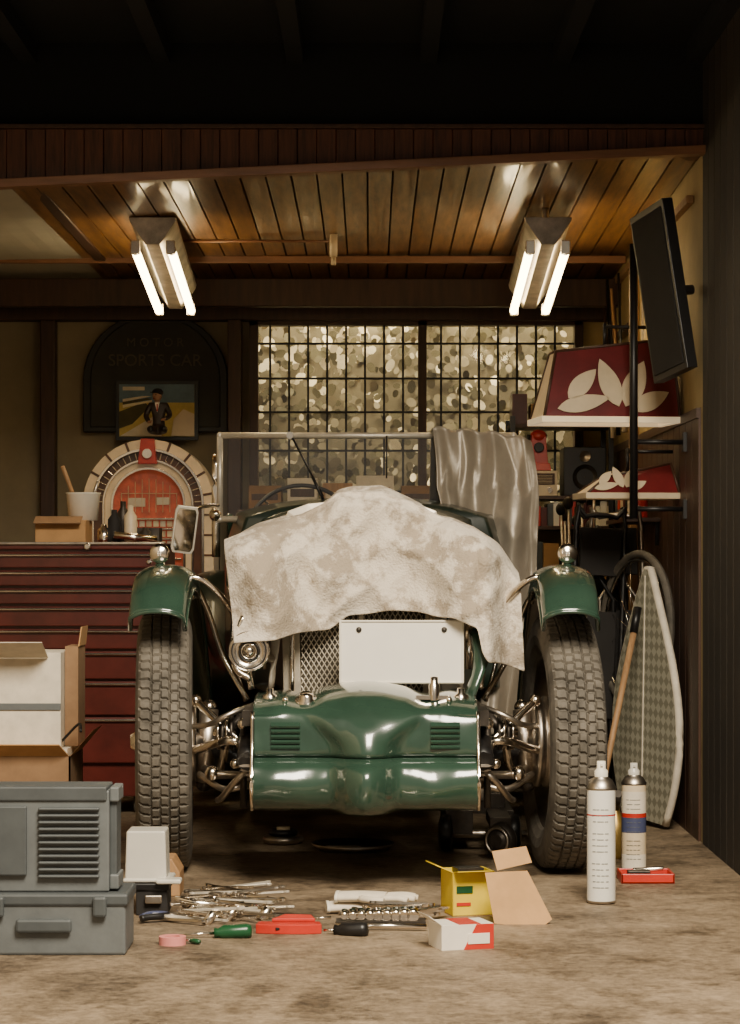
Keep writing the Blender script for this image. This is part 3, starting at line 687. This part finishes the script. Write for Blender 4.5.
while x<.94:
    w=random.uniform(.012,.03); h=random.uniform(.07,.1); b.bb((x,9.52,.985),(x+w-.001,9.7,.985+h),random.choice([paper,white,maroon,cream,greyD,red])); x+=w
x=.58
while x<.93:
    w=random.uniform(.03,.07); h=random.uniform(.12,.22); b.bb((x,9.52,.715),(x+w-.003,9.75,.715+h),random.choice([paper,blackM,maroon,cream,greyD,card])); x+=w
for x,w,h,m in ((.60,.06,.12,maroon),(.67,.05,.08,card),(.76,.1,.15,blackM),(.87,.08,.1,paper)): b.bb((x-w/2,9.62,1.396),(x+w/2,9.8,1.396+h),m)
b.done(bevel=.001)
b=B('table_radio'); b.bb((.60,9.55,1.106),(.745,9.7,1.205),cream); b.bb((.61,9.545,1.15),(.735,9.552,1.195),woodR); b.cyl((.63,9.54,1.128),(.63,9.552,1.128),.012,chrome); b.cyl((.715,9.54,1.128),(.715,9.552,1.128),.012,chrome)
for k in range(6): b.bb((.62,9.542,1.155+.006*k),(.725,9.546,1.157+.006*k),cream)
b.done(bevel=.004)
b=B('red_telephone'); b.box((.675,9.62,1.222),(.10,.08,.03),red,taper=.85); b.box((.675,9.62,1.29),(.075,.05,.12),red,taper=.75); b.sph((.675,9.62,1.345),.034,red,(1,.8,.8)); b.cyl((.675,9.585,1.30),(.675,9.60,1.30),.02,black,n=20); b.tube([(.635,9.6,1.25),(.625,9.59,1.3),(.635,9.6,1.35)],.009,black,sm=4); b.done(bevel=.004)
b=B('loudspeaker'); b.bb((.77,9.55,1.106),(.94,9.75,1.30),black); b.lathe([(.05,-.004),(.045,.0),(.02,.01),(.001,.004)],castiron,(.855,9.545,1.18),(0,1,0)); b.lathe([(.022,-.004),(.018,0),(.001,.004)],steel,(.855,9.545,1.262),(0,1,0)); b.done(bevel=.004)

# ------------------------------------------------------------ right side
def shade(name,ctr,yaw,W,Dp,H,ins,scale,lit):
    e=empty(name,ctr)
    R=Matrix.Translation(ctr)@Matrix.Rotation(yaw,4,'Z')
    b=B('shade'); b.T=R
    x0,x1,y0,y1=-W/2,W/2,-Dp/2,Dp/2; z0,z1=0,H; iy=Dp*.3
    vs=[(x0,y0,z0+.02),(x1,y0,z0+.02),(x1,y1,z0+.02),(x0,y1,z0+.02),(x0+ins,y0+iy,z1-.045),(x1-ins*.2,y0+iy,z1),(x1-ins*.2,y1-iy,z1),(x0+ins,y1-iy,z1-.045)]
    b.add(vs,[(0,1,5,4),(2,3,7,6),(1,2,6,5),(4,5,6,7)],maroonG); b.add(vs,[(3,0,4,7)],amberG)
    for a,c in ((0,4),(1,5),(3,7),(4,5),(5,6),(6,7),(7,4)): b.cyl(vs[a],vs[c],.005,woodR,n=6)
    O=Vector(vs[0]); U=(Vector(vs[1])-O).normalized(); Wv=(Vector(vs[5])-Vector(vs[1])); Wv=(Wv-U*Wv.dot(U)).normalized(); N_=U.cross(Wv)
    if N_.y>0: N_=-N_
    def leaf(cu,cw,ang,L_,wd):
        pts=[]
        for i in range(11): t=i/10; pts.append((t*L_,wd*sin(pi*t**.85)**.85))
        for i in range(9,0,-1): t=i/10; pts.append((t*L_,-wd*sin(pi*t**.85)**.85))
        P=[(cu+a*cos(ang)-c*sin(ang),cw+a*sin(ang)+c*cos(ang)) for a,c in pts]
        b.prism(P,cream,O+N_*.005,U,Wv,N_*.002)
    for cu,cw,ang,L_,wd in ((.04,.022,.22,.17,.026),(.075,.055,.80,.13,.028),(.23,.03,1.9,.16,.032),(.25,.03,1.15,.16,.034),(.27,.02,.45,.13,.028)):
        leaf(cu*scale,cw*scale,ang,L_*scale,wd*scale)
    b.done(parent=e)
    b=B('rim'); b.T=R
    for a,c in (((x0-.01,y0-.01),(x1,y0+.005)),((x0-.01,y1-.005),(x1,y1+.01)),((x0-.01,y0),(x0+.005,y1)),((x1-.015,y0),(x1,y1))): b.bb((a[0],a[1],z0),(c[0],c[1],z0+.02),rimO if lit>2 else cream)
    b.done(bevel=.002,parent=e)
    b=B('bulbs'); b.T=R
    for t in (.3,.7): b.sph((x0+(x1-x0)*t,0,z0+.06),.024,M('bulb_glow',(1,.72,.36),.3,0,0,3,emit=lit)); b.cyl((x0+(x1-x0)*t,0,z0+.08),(x0+(x1-x0)*t,0,z1-.03),.010,steel)
    b.cyl((0,0,z1-.03),(0,0,z1+.05),.006,black); b.cyl((0,0,z1+.04),(W*.5,0,z1+.04),.006,black)
    b.done(parent=e)
shade('stained_glass_pendant_lamp',(.755,7.72,1.285),.13,.44,.22,.275,.05,1.05,8)
shade('stained_glass_pendant_lamp',(.83,7.74,1.045),.16,.30,.16,.115,.07,.5,1)
b=B('lamp_stand_post'); b.cyl((.826,7.52,.98),(.826,7.52,1.84),.013,black)
for z in (1.01,1.22): b.cyl((.826,7.52,z),(.995,7.54,z),.008,black); b.box((.987,7.54,z),(.012,.05,.06),black)
b.done()
b=B('black_display_panel'); b.T=Matrix.Translation((.890,7.29,1.665))@Euler((.10,-.13,-1.26)).to_matrix().to_4x4()
b.box((0,0,0),(.24,.035,.52),black); b.box((0,-.019,0),(.21,.004,.48),blackM); b.box((0,.025,0),(.1,.02,.15),steel); b.cyl((0,.03,0),(0,.10,0),.015,black); b.done(bevel=.006)
b=B('surfboard')
ol=[]
L_=.80
for i in range(25): t=i/24; ol.append((.24*(sin(pi*(t*.80+.18))**.85)*(1-.42*t*t),t*L_))
ol=[(a,c) for a,c in ol]+[(-a,c) for a,c in reversed(ol)]
b.prism(ol,boardM,(0,-.014,0),ext=(0,.028,0),smooth=True); b.box((0,-.016,L_/2),(.005,.003,L_*.95),paper); b.tube([(a,-.001,c) for a,c in ol],.013,paper,n=8)
ob=b.done(); ob.location=(.882,7.70,.014); ob.rotation_euler=(0,.035,-1.22)
b=B('wooden_pole'); b.cyl((.685,7.40,0),(.83,7.56,.62),.010,woodL); b.cyl((.83,7.56,.62),(.846,7.58,.70),.013,black); b.done()
b=B('folding_chairs')
for k,(x,y,yaw,tl) in enumerate(((.735,8.04,.2,.06),(.86,8.14,-.15,-.03),(.80,8.24,.1,.0))):
    b.T=Matrix.Translation((x,y,0))@Euler((-.06,tl,yaw)).to_matrix().to_4x4(); w=.085
    b.tube([(-w,0,.01),(-w,0,.95),(-w+.03,0,1.0),(w-.03,0,1.0),(w,0,.95),(w,0,.01)],.009,[black,steel,castiron][k],sm=3)
    b.tube([(-w+.02,.03,.01),(-w+.02,.03,.72),(w-.02,.03,.72),(w-.02,.03,.01)],.008,steel if k==1 else black,sm=2)
    b.box((0,.0,.88),(.14,.02,.16),blackM); b.box((0,.02,.50),(.14,.02,.36),blackM); b.cyl((-w,0,.25),(w,0,.25),.006,black)
b.T=Matrix(); b.done(bevel=.003)
b=B('bicycle_wheel'); b.T=Matrix.Translation((.88,7.95,.62))@Euler((0,.05,.35)).to_matrix().to_4x4()
b.torus((0,0,0),.25,.014,rubber,(1,0,0),n=48); b.torus((0,0,0),.233,.007,chrome,(1,0,0),n=48); b.cyl((-.03,0,0),(.03,0,0),.014,steel)
for i in range(24): a=2*pi*i/24; b.cyl((.02*(-1)**i,.012*cos(a),.012*sin(a)),(0,.23*cos(a),.23*sin(a)),.0012,chrome,n=4)
b.T=Matrix.Identity(4); b.cyl((.90,7.95,.62),(.998,7.97,.64),.008,black); b.done()
b=B('spare_tyre'); b.T=Matrix.Translation((.83,8.95,.288))@Euler((.0,0,.45)).to_matrix().to_4x4()
b.lathe([(.17,-.05),(.2,-.065),(.245,-.07),(.272,-.055),(.28,-.03),(.282,0),(.28,.03),(.272,.055),(.245,.07),(.2,.065),(.17,.05),(.17,-.05)],rubber,(0,0,0),(1,0,0),n=48); b.done()
b=B('golf_bag'); b.lathe([(.001,0),(.075,0),(.085,.03),(.08,.4),(.088,.72),(.09,.8),(.08,.8),(.07,.5)],blackM,(.74,8.50,0),n=24)
for i in range(8): a=i*.8; b.cyl((.74+.03*cos(a),8.50+.03*sin(a),.3),(.74+.065*cos(a),8.50+.07*sin(a),.95+.02*i),.005,steel,n=8); b.sph((.74+.065*cos(a),8.50+.07*sin(a),.95+.02*i),.018,[black,castiron][i%2],(1,.7,1.3),n=10)
b.torus((.74,8.50,.6),.084,.006,red); b.done()
b=B('wall_shelf_with_tins')
b.bb((.87,8.2,.98),(.992,8.85,.995),woodR); b.bb((.98,8.25,.9),(.992,8.28,.98),black); b.bb((.98,8.77,.9),(.992,8.8,.98),black)
for k,(y,h,m) in enumerate(((8.26,.12,red),(8.34,.09,paper),(8.42,.14,blackM),(8.50,.10,maroon),(8.59,.13,cream),(8.68,.11,red),(8.77,.09,greyD))):
    b.lathe([(.001,0),(.03,0),(.03,h*.8),(.014,h*.92),(.014,h),(.001,h)],m,(.925,y,.995),n=16)
b.done(bevel=.001)
b=B('fishing_rods')
for k in range(7):
    y=9.02+.07*k; b.cyl((.955,y,1.33+.03*(k%3)),(.935-.02*(k%2),y+.02,1.93-.05*(k%3)),.005,[black,woodL,woodR][k%3],n=8); b.cyl((.955,y,1.33+.03*(k%3)),(.951,y+.003,1.46),.009,[cream,black][k%2],n=8)
b.bb((.965,9.0,1.40),(.998,9.5,1.42),woodR); b.bb((.965,9.0,1.72),(.998,9.5,1.74),woodR); b.done()
b=B('hanging_hand_saws')
for k,y in enumerate((8.25,8.55)):
    b.prism([(0,0),(.10,.02),(.06,.40),(.03,.40)],steel,(.975,y,1.42),(0,1,0),(0,0,1),(.003,0,0)); b.prism([(-.01,0),(.11,.0),(.10,-.07),(.02,-.08)],woodL,(.968,y,1.44),(0,1,0),(0,0,1),(.018,0,0))
b.done()

# ------------------------------------------------------------ left boxes
b=B('open_cardboard_box')
x0,x1,y0,y1,h=-1.14,-.855,6.85,7.15,.29
b.bb((x0,y0,0),(x1,y0+.005,h),cardD); b.bb((x0,y1-.005,0),(x1,y1,h),cardD); b.bb((x0,y0,0),(x0+.005,y1,h),cardD); b.bb((x1-.005,y0,0),(x1,y1,h),cardD); b.bb((x0,y0,0),(x1,y1,.005),cardD); b.bb((x0+.01,y0+.01,.005),(x1-.01,y1-.01,.31),paper)
b.prism([(0,0),(.28,0),(.26,.1),(.02,.1)],card,(x1,y0,h),(0,1,0),(.60,0,.7),(.003,0,.003)); b.prism([(0,0),(.28,0),(.26,.09),(.02,.09)],card,(x0,y0,h),(1,0,0),(0,-.7,.4),(0,.003,.003))
b.tube([(x1-.03,y0+.05,.33),(x1+.02,y0+.03,.38),(x1+.03,y0,.36)],.004,black,sm=4); b.done()
b=B('white_carton'); b.bb((-1.14,6.87,.312),(-.885,7.12,.585),paper); b.bb((-1.14,6.865,.42),(-.885,6.872,.44),greyP); b.box((-1.02,6.8,.595),(.2,.14,.003),paper,(-.35,0,0)); b.done(bevel=.002)
b=B('brown_carton'); b.bb((-.883,6.95,.312),(-.845,7.12,.60),cardD); b.prism([(0,0),(.17,0),(.16,.07),(.01,.07)],card,(-.845,6.95,.60),(0,1,0),(.1,0,.8),(.003,0,0)); b.done()

b=B('grey_storage_case')
b.bb((-.86,5.16,0),(-.525,5.34,.128),greyP); b.bb((-.865,5.155,.106),(-.520,5.345,.133),greyD); b.box((-.70,5.15,.065),(.12,.012,.03),greyD)
for x in (-.80,-.58): b.box((x,5.15,.106),(.03,.014,.045),greyD)
b.done(bevel=.006)
b=B('grey_tool_case')
b.bb((-.86,5.18,.134),(-.563,5.30,.352),greyP); b.bb((-.855,5.175,.330),(-.568,5.305,.361),greyD); b.bb((-.548,5.2,.155),(-.564,5.285,.342),greyD); b.bb((-.563,5.19,.138),(-.543,5.29,.17),greyP); b.bb((-.563,5.19,.327),(-.543,5.29,.359),greyP)
for k in range(11): b.bb((-.715,5.166,.165+k*.0145),(-.583,5.182,.172+k*.0145),greyD)
b.bb((-.84,5.168,.17),(-.74,5.182,.32),greyD); b.done(bevel=.006)
b=B('black_parts_box'); b.bb((-.56,5.74,0),(-.485,5.86,.072),blackM); b.bb((-.565,5.735,.06),(-.48,5.865,.077),black); b.box((-.517,5.73,.04),(.04,.01,.02),steel); b.done(bevel=.003)
b=B('milky_plastic_container'); b.box((-.537,5.8,.142),(.10,.11,.118),clearP,taper=.93); b.bb((-.592,5.74,.078),(-.474,5.86,.088),clearP); b.box((-.48,5.735,.084),(.06,.05,.012),clearP); b.done(bevel=.02,seg=5)
b=B('wooden_wheel_chock'); b.prism([(0,0),(.09,0),(.09,.06),(.07,.095),(0,.095)],woodL,(-.57,6.06,0),(1,0,0),(0,0,1),(0,.13,0)); b.done(bevel=.003)

def can(name,x,y,h,r,body,label,cap):
    b=B(name)
    b.lathe([(.001,.004),(r*.85,.0),(r,.004),(r,.008)],steel,(x,y,0),n=32)
    b.lathe([(r*.985,.008),(r*.985,h*.80)],body,(x,y,0),n=32)
    b.lathe([(r,h*.80),(r*1.03,h*.805),(r*1.03,h*.815),(r*.75,h*.87),(r*.5,h*.885),(r*.5,h*.89)],steel,(x,y,0),n=32)
    b.lathe([(r*.47,h*.885),(r*.47,h*.93),(r*.3,h*.95),(r*.3,h),(.001,h)],cap,(x,y,0),n=20); b.box((x,y-r*.25,h*.975),(.006,.012,.006),cap)
    for z0,z1,m in label: b.lathe([(r*.992,h*z0),(r*.992,h*z1)],m,(x,y,0),n=32)
    a0=-pi/2
    for i in range(14):
        for j in range(4):
            a=a0-.6+j*.3+random.uniform(-.05,.05); z=h*(.12+.042*i)
            if i in (5,10): continue
            b.box((x+r*1.0*cos(a),y+r*1.0*sin(a),z),(.007+.003*random.random(),.0012,.0013),greyP,(0,0,a+pi/2))
    b.done()
can('spray_can',.573,5.95,.352,.036,labelM,((.62,.63,red),),white)
can('spray_can',.722,6.57,.295,.034,cream,((.02,.16,paper),(.36,.5,navyL),(.5,.54,red),(.54,.74,paper)),clearP)
b=B('red_parts_tray'); b.bb((.66,6.30,0),(.80,6.42,.006),red); 
for a,c in (((.66,6.30,0),(.80,6.306,.026)),((.66,6.414,0),(.80,6.42,.026)),((.66,6.30,0),(.666,6.42,.026)),((.794,6.3,0),(.8,6.42,.026))): b.bb(a,c,red)
b.bb((.68,6.33,.006),(.74,6.36,.03),castiron); b.cyl((.70,6.39,.025),(.78,6.38,.03),.006,chrome); b.done(bevel=.002)
b=B('brass_blow_torch'); b.lathe([(.001,0),(.032,0),(.036,.01),(.034,.10),(.015,.13),(.012,.15)],M('brass',(.5,.33,.10),.35,.8,.2,9),(.70,6.85,0)); b.cyl((.70,6.85,.14),(.70,6.78,.19),.012,castiron); b.done()

b=B('yellow_open_carton'); b.T=Matrix.Translation((.235,5.78,0))@Euler((0,0,.25)).to_matrix().to_4x4()
w,d,h=.105,.10,.105
for a,c in (((-w/2,-d/2,0),(w/2,-d/2+.003,h)),((-w/2,d/2-.003,0),(w/2,d/2,h)),((-w/2,-d/2,0),(-w/2+.003,d/2,h)),((w/2-.003,-d/2,0),(w/2,d/2,h))): b.bb(a,c,yellow)
b.bb((-w/2,-d/2,0),(w/2,d/2,.003),card); b.bb((-w/2+.01,-d/2-.002,.055),(w/2-.055,-d/2,.072),handleG); b.bb((-w/2+.01,-d/2-.002,.025),(w/2-.06,-d/2,.033),red)
b.prism([(-.05,0),(.05,0),(.045,.05),(-.045,.05)],yellow,(0,-d/2,h),(1,0,0),(-.1,-.7,.1),(0,0,.002))
b.prism([(-.05,0),(.05,0),(.045,.05),(-.045,.05)],yellow,(-w/2,0,h),(0,1,0),(-.8,0,.35),(.001,0,.002))
b.bb((-.03,-.02,.003),(.035,.03,.11),castiron); b.done()
b=B('folded_carton_sheet'); b.prism([(0,0),(.11,-.01),(.135,.01),(.08,.125),(-.02,.12)],card,(.29,5.60,.002),(1,0,0),(0,.35,.94),(0,.004,0)); b.prism([(0,0),(.09,.02),(.07,.08),(-.02,.07)],card,(.30,5.66,.118),(.9,.1,.05),(.1,.5,.6),(0,.004,0)); b.done()
b=B('red_white_box'); b.T=Matrix.Translation((.20,5.28,0))@Euler((0,0,.3)).to_matrix().to_4x4()
b.bb((-.06,-.045,0),(.06,.045,.055),white); b.prism([(-.01,0),(.06,0),(.06,.055),(.02,.055)],red,(0,-.0465,0),ext=(0,.001,0)); b.bb((-.02,-.045,.055),(.03,.045,.0562),red); b.bb((.0,-.048,.012),(.05,-.0466,.035),white); b.prism([(-.045,0),(.045,0),(.04,.04),(-.04,.04)],white,(-.06,0,.055),(0,1,0),(-.7,0,.5),(0,0,.002)); b.done(bevel=.001)

def wrench(b,x,y,z,ang,L_,mat):
    r=L_*.07; pts=[]
    pts+=[(-L_/2+r*1.2*cos(a),r*1.2*sin(a)) for a in [pi*.2+i*pi*.6/5 for i in range(5)]]
    pts+=[(-L_/2-r*.2,r*.45),(-L_/2+.2*r,0),(-L_/2-r*.2,-r*.45)]
    pts+=[(-L_/2+r*1.2*cos(a),-r*1.2*sin(a)) for a in [pi*.8-i*pi*.6/5 for i in range(5)]]
    pts+=[(L_/2-r*1.4,-r*.38)]+[(L_/2+r*1.0*cos(a),r*1.0*sin(a)) for a in [-pi*.8+i*pi*1.6/9 for i in range(10)]]+[(L_/2-r*1.4,r*.38)]
    T=b.T; b.T=Matrix.Translation((x,y,z))@Euler((random.uniform(-.25,.25),random.uniform(-.08,.08),ang)).to_matrix().to_4x4()
    b.prism(pts,mat,(0,0,0),(1,0,0),(0,1,0),(0,0,.006)); b.T=T
b=B('wrench_pile')
for i in range(44):
    x=random.uniform(-.44,-.25)
    wrench(b,x,random.uniform(5.60,5.97),.006+.007*(i%6),random.uniform(-.7,.7)+(pi if i%2 else 0),random.uniform(.09,.14),random.choice([chrome,chrome,silver,steel]))
for i in range(18):
    x,y=random.uniform(-.45,-.24),random.uniform(5.6,5.95); r=random.uniform(.009,.014); b.cyl((x,y,.0),(x+.02,y+.01,.025),r,chrome,n=12)
b.tube([(-.46,5.68,.05),(-.40,5.66,.04),(-.3,5.7,.035)],.007,chrome,sm=4)
b.done(bevel=.0008,seg=1)
b=B('pliers')
for s in (-1,1):
    b.tube([(-.535,5.62+s*.012,.012),(-.52,5.64+s*.022,.014),(-.49,5.65+s*.016,.014),(-.475,5.655,.013)],.008,[black,navyL][s>0],sm=4); b.tube([(-.475,5.655,.013),(-.468,5.66-s*.008,.013),(-.452,5.665-s*.003,.012)],.006,steel,sm=3)
b.done()
def driver(p,q,hl,r,mat):
    b=B('screwdriver'); p=Vector(p);q=Vector(q); d=(q-p).normalized()
    b.lathe([(.001,0),(r*.8,.002),(r,.012),(r*.95,hl*.5),(r,hl*.75),(r*.6,hl*.9),(r*.75,hl),(.001,hl)],mat,p,d,n=10); b.cyl(p+d*hl,q,.0035,chrome,r2=.003,n=8); b.done()
driver((-.265,5.40,.016),(-.43,5.40,.006),.085,.017,handleG)
driver((-.005,5.42,.016),(-.105,5.46,.008),.08,.017,black)
driver((-.19,5.575,.014),(-.09,5.575,.02),.05,.012,black)
driver((-.375,5.30,.007),(-.42,5.34,.006),.03,.006,handleG)
b=B('red_tool_pouch'); b.prism([(-.075,-.01),(-.02,-.02),(.04,-.022),(.075,-.012),(.07,.03),(.02,.04),(-.03,.03),(-.07,.035)],red,(-.185,5.47,.0),(1,0,0),(0,1,0),(0,0,.022)); b.prism([(-.05,0),(.05,0),(.04,.03),(-.02,.035)],red,(-.175,5.49,.022),(1,0,0),(0,.8,.2),(0,0,.008)); b.box((-.185,5.452,.012),(.06,.004,.008),black); b.done(bevel=.006,seg=3)
b=B('work_gloves')
def glove(x,y,z,ang,sc):
    T=b.T; b.T=Matrix.Translation((x,y,z))@Euler((0,0,ang)).to_matrix().to_4x4()@Matrix.Scale(sc,4)
    b.tube([(-.09,0,.012),(-.06,0,.013),(-.03,0,.014),(.01,0,.013),(.03,0,.012)],.038,paper,n=14,sm=3,flat=.34)
    for k,(yy,L_) in enumerate(((-.03,.055),(-.010,.07),(.011,.075),(.031,.065))): b.tube([(.015,yy*.9,.012),(.04+L_*.4,yy*1.1,.014),(.03+L_,yy*1.2,.010)],.010,paper,n=8,sm=3,flat=.8)
    b.tube([(-.03,-.028,.012),(0,-.052,.012),(.03,-.058,.010)],.011,paper,n=8,sm=3,flat=.8); b.tube([(-.092,0,.012),(-.085,0,.012)],.040,white,n=14,flat=.36); b.T=T
glove(-.01,5.80,.0,.1,1.05); glove(.01,5.78,.026,-.12,1); b.done()
b=B('socket_set')
for i in range(9): r=.008+.0008*i; b.cyl((-.06+.02*i,5.60,.018),(-.06+.02*i,5.62,.028),r,chrome,n=12)
b.bb((-.08,5.59,.0),(.13,5.65,.008),castiron); b.cyl((-.08,5.52,.01),(.13,5.50,.01),.006,chrome)
for i in range(9): wrench(b,.0+.015*i,5.66,.008+.006*(i%6),.12*i-.4,.14,chrome)
b.done()
b=B('pink_tape_roll'); b.lathe([(.017,0),(.030,0),(.030,.018),(.017,.018),(.017,0)],pink,(-.437,5.31,0),n=32,smooth=False); b.done()
b=B('trolley_jack'); b.bb((.22,7.0,.05),(.30,7.5,.12),castiron); b.bb((.38,7.0,.05),(.42,7.5,.12),castiron); b.cyl((.2,7.02,.05),(.46,7.02,.05),.012,steel)
for x in (.22,.42): b.lathe([(.001,-.02),(.03,-.02),(.052,-.014),(.055,0),(.052,.014),(.03,.02),(.001,.02)],black,(x,7.0,.055),(1,0,0),n=24)
T=b.T; b.T=Matrix.Translation((.37,6.80,.056))@Matrix.Rotation(.95,4,'Z'); b.lathe([(.001,-.024),(.02,-.026),(.03,-.016),(.044,-.018),(.054,0),(.044,.018),(.03,.016),(.02,.026),(.001,.024)],castiron,(0,0,0),(1,0,0),n=28); b.torus((-.02,0,0),.036,.004,steel,(1,0,0)); b.torus((.02,0,0),.036,.004,steel,(1,0,0)); b.T=T
b.bb((.34,6.8,.09),(.40,7.05,.12),castiron)
b.bb((.26,7.1,.10),(.40,7.4,.16),castiron); b.cyl((.33,7.12,.14),(.33,7.12,.19),.03,steel); b.done(bevel=.003)
b=B('drip_tray'); b.lathe([(.001,.003),(.10,.003),(.12,.02),(.123,.02),(.103,0),(.001,0)],steel,(-.05,7.05,0),n=32); b.box((-.07,7.0,.012),(.1,.06,.004),paper,(0,.05,.4)); b.done()
b=B('coiled_hose'); b.torus((-.26,7.2,.014),.05,.012,steel); b.torus((-.26,7.2,.034),.035,.01,black); b.cyl((-.26,7.2,.0),(-.26,7.2,.05),.02,cream); b.done()

# ------------------------------------------------------------ lights, world, camera
def area(name,loc,tgt,size,power,col,sy=None):
    l=D.lights.new(name,'AREA'); l.energy=power; l.color=col; l.size=size
    if sy: l.shape='RECTANGLE'; l.size_y=sy
    o=D.objects.new(name,l); o.location=loc; o.rotation_euler=(Vector(tgt)-Vector(loc)).to_track_quat('-Z','Y').to_euler(); C.scene.collection.objects.link(o)
area('skylight_over_driveway',(.6,2.6,3.6),(0,6.5,.3),1.6,500,(1,.885,.70))
area('added_chrome_fill',(-2.6,2.6,1.9),(0,6.6,.5),.9,70,(1,.90,.73),1.6)  # added lamp for highlights on the chrome, no such source in the scene
area('garden_daylight',(.2,10.25,2.6),(.2,10.75,1.2),1.4,85,(1,.86,.60),.3)
w=D.worlds.new('World'); C.scene.world=w; w.use_nodes=True; bg=w.node_tree.nodes['Background']; bg.inputs[0].default_value=(.95,.83,.66,1); bg.inputs[1].default_value=.30
cd=D.cameras.new('Camera'); cam=D.objects.new('Camera',cd); C.scene.collection.objects.link(cam); C.scene.camera=cam
cam.location=(0,0,.85); cam.rotation_euler=(pi/2,0,0); cd.sensor_fit='VERTICAL'; cd.sensor_height=36; cd.sensor_width=36; cd.lens=84.4; cd.shift_y=48/1024; cd.clip_end=60
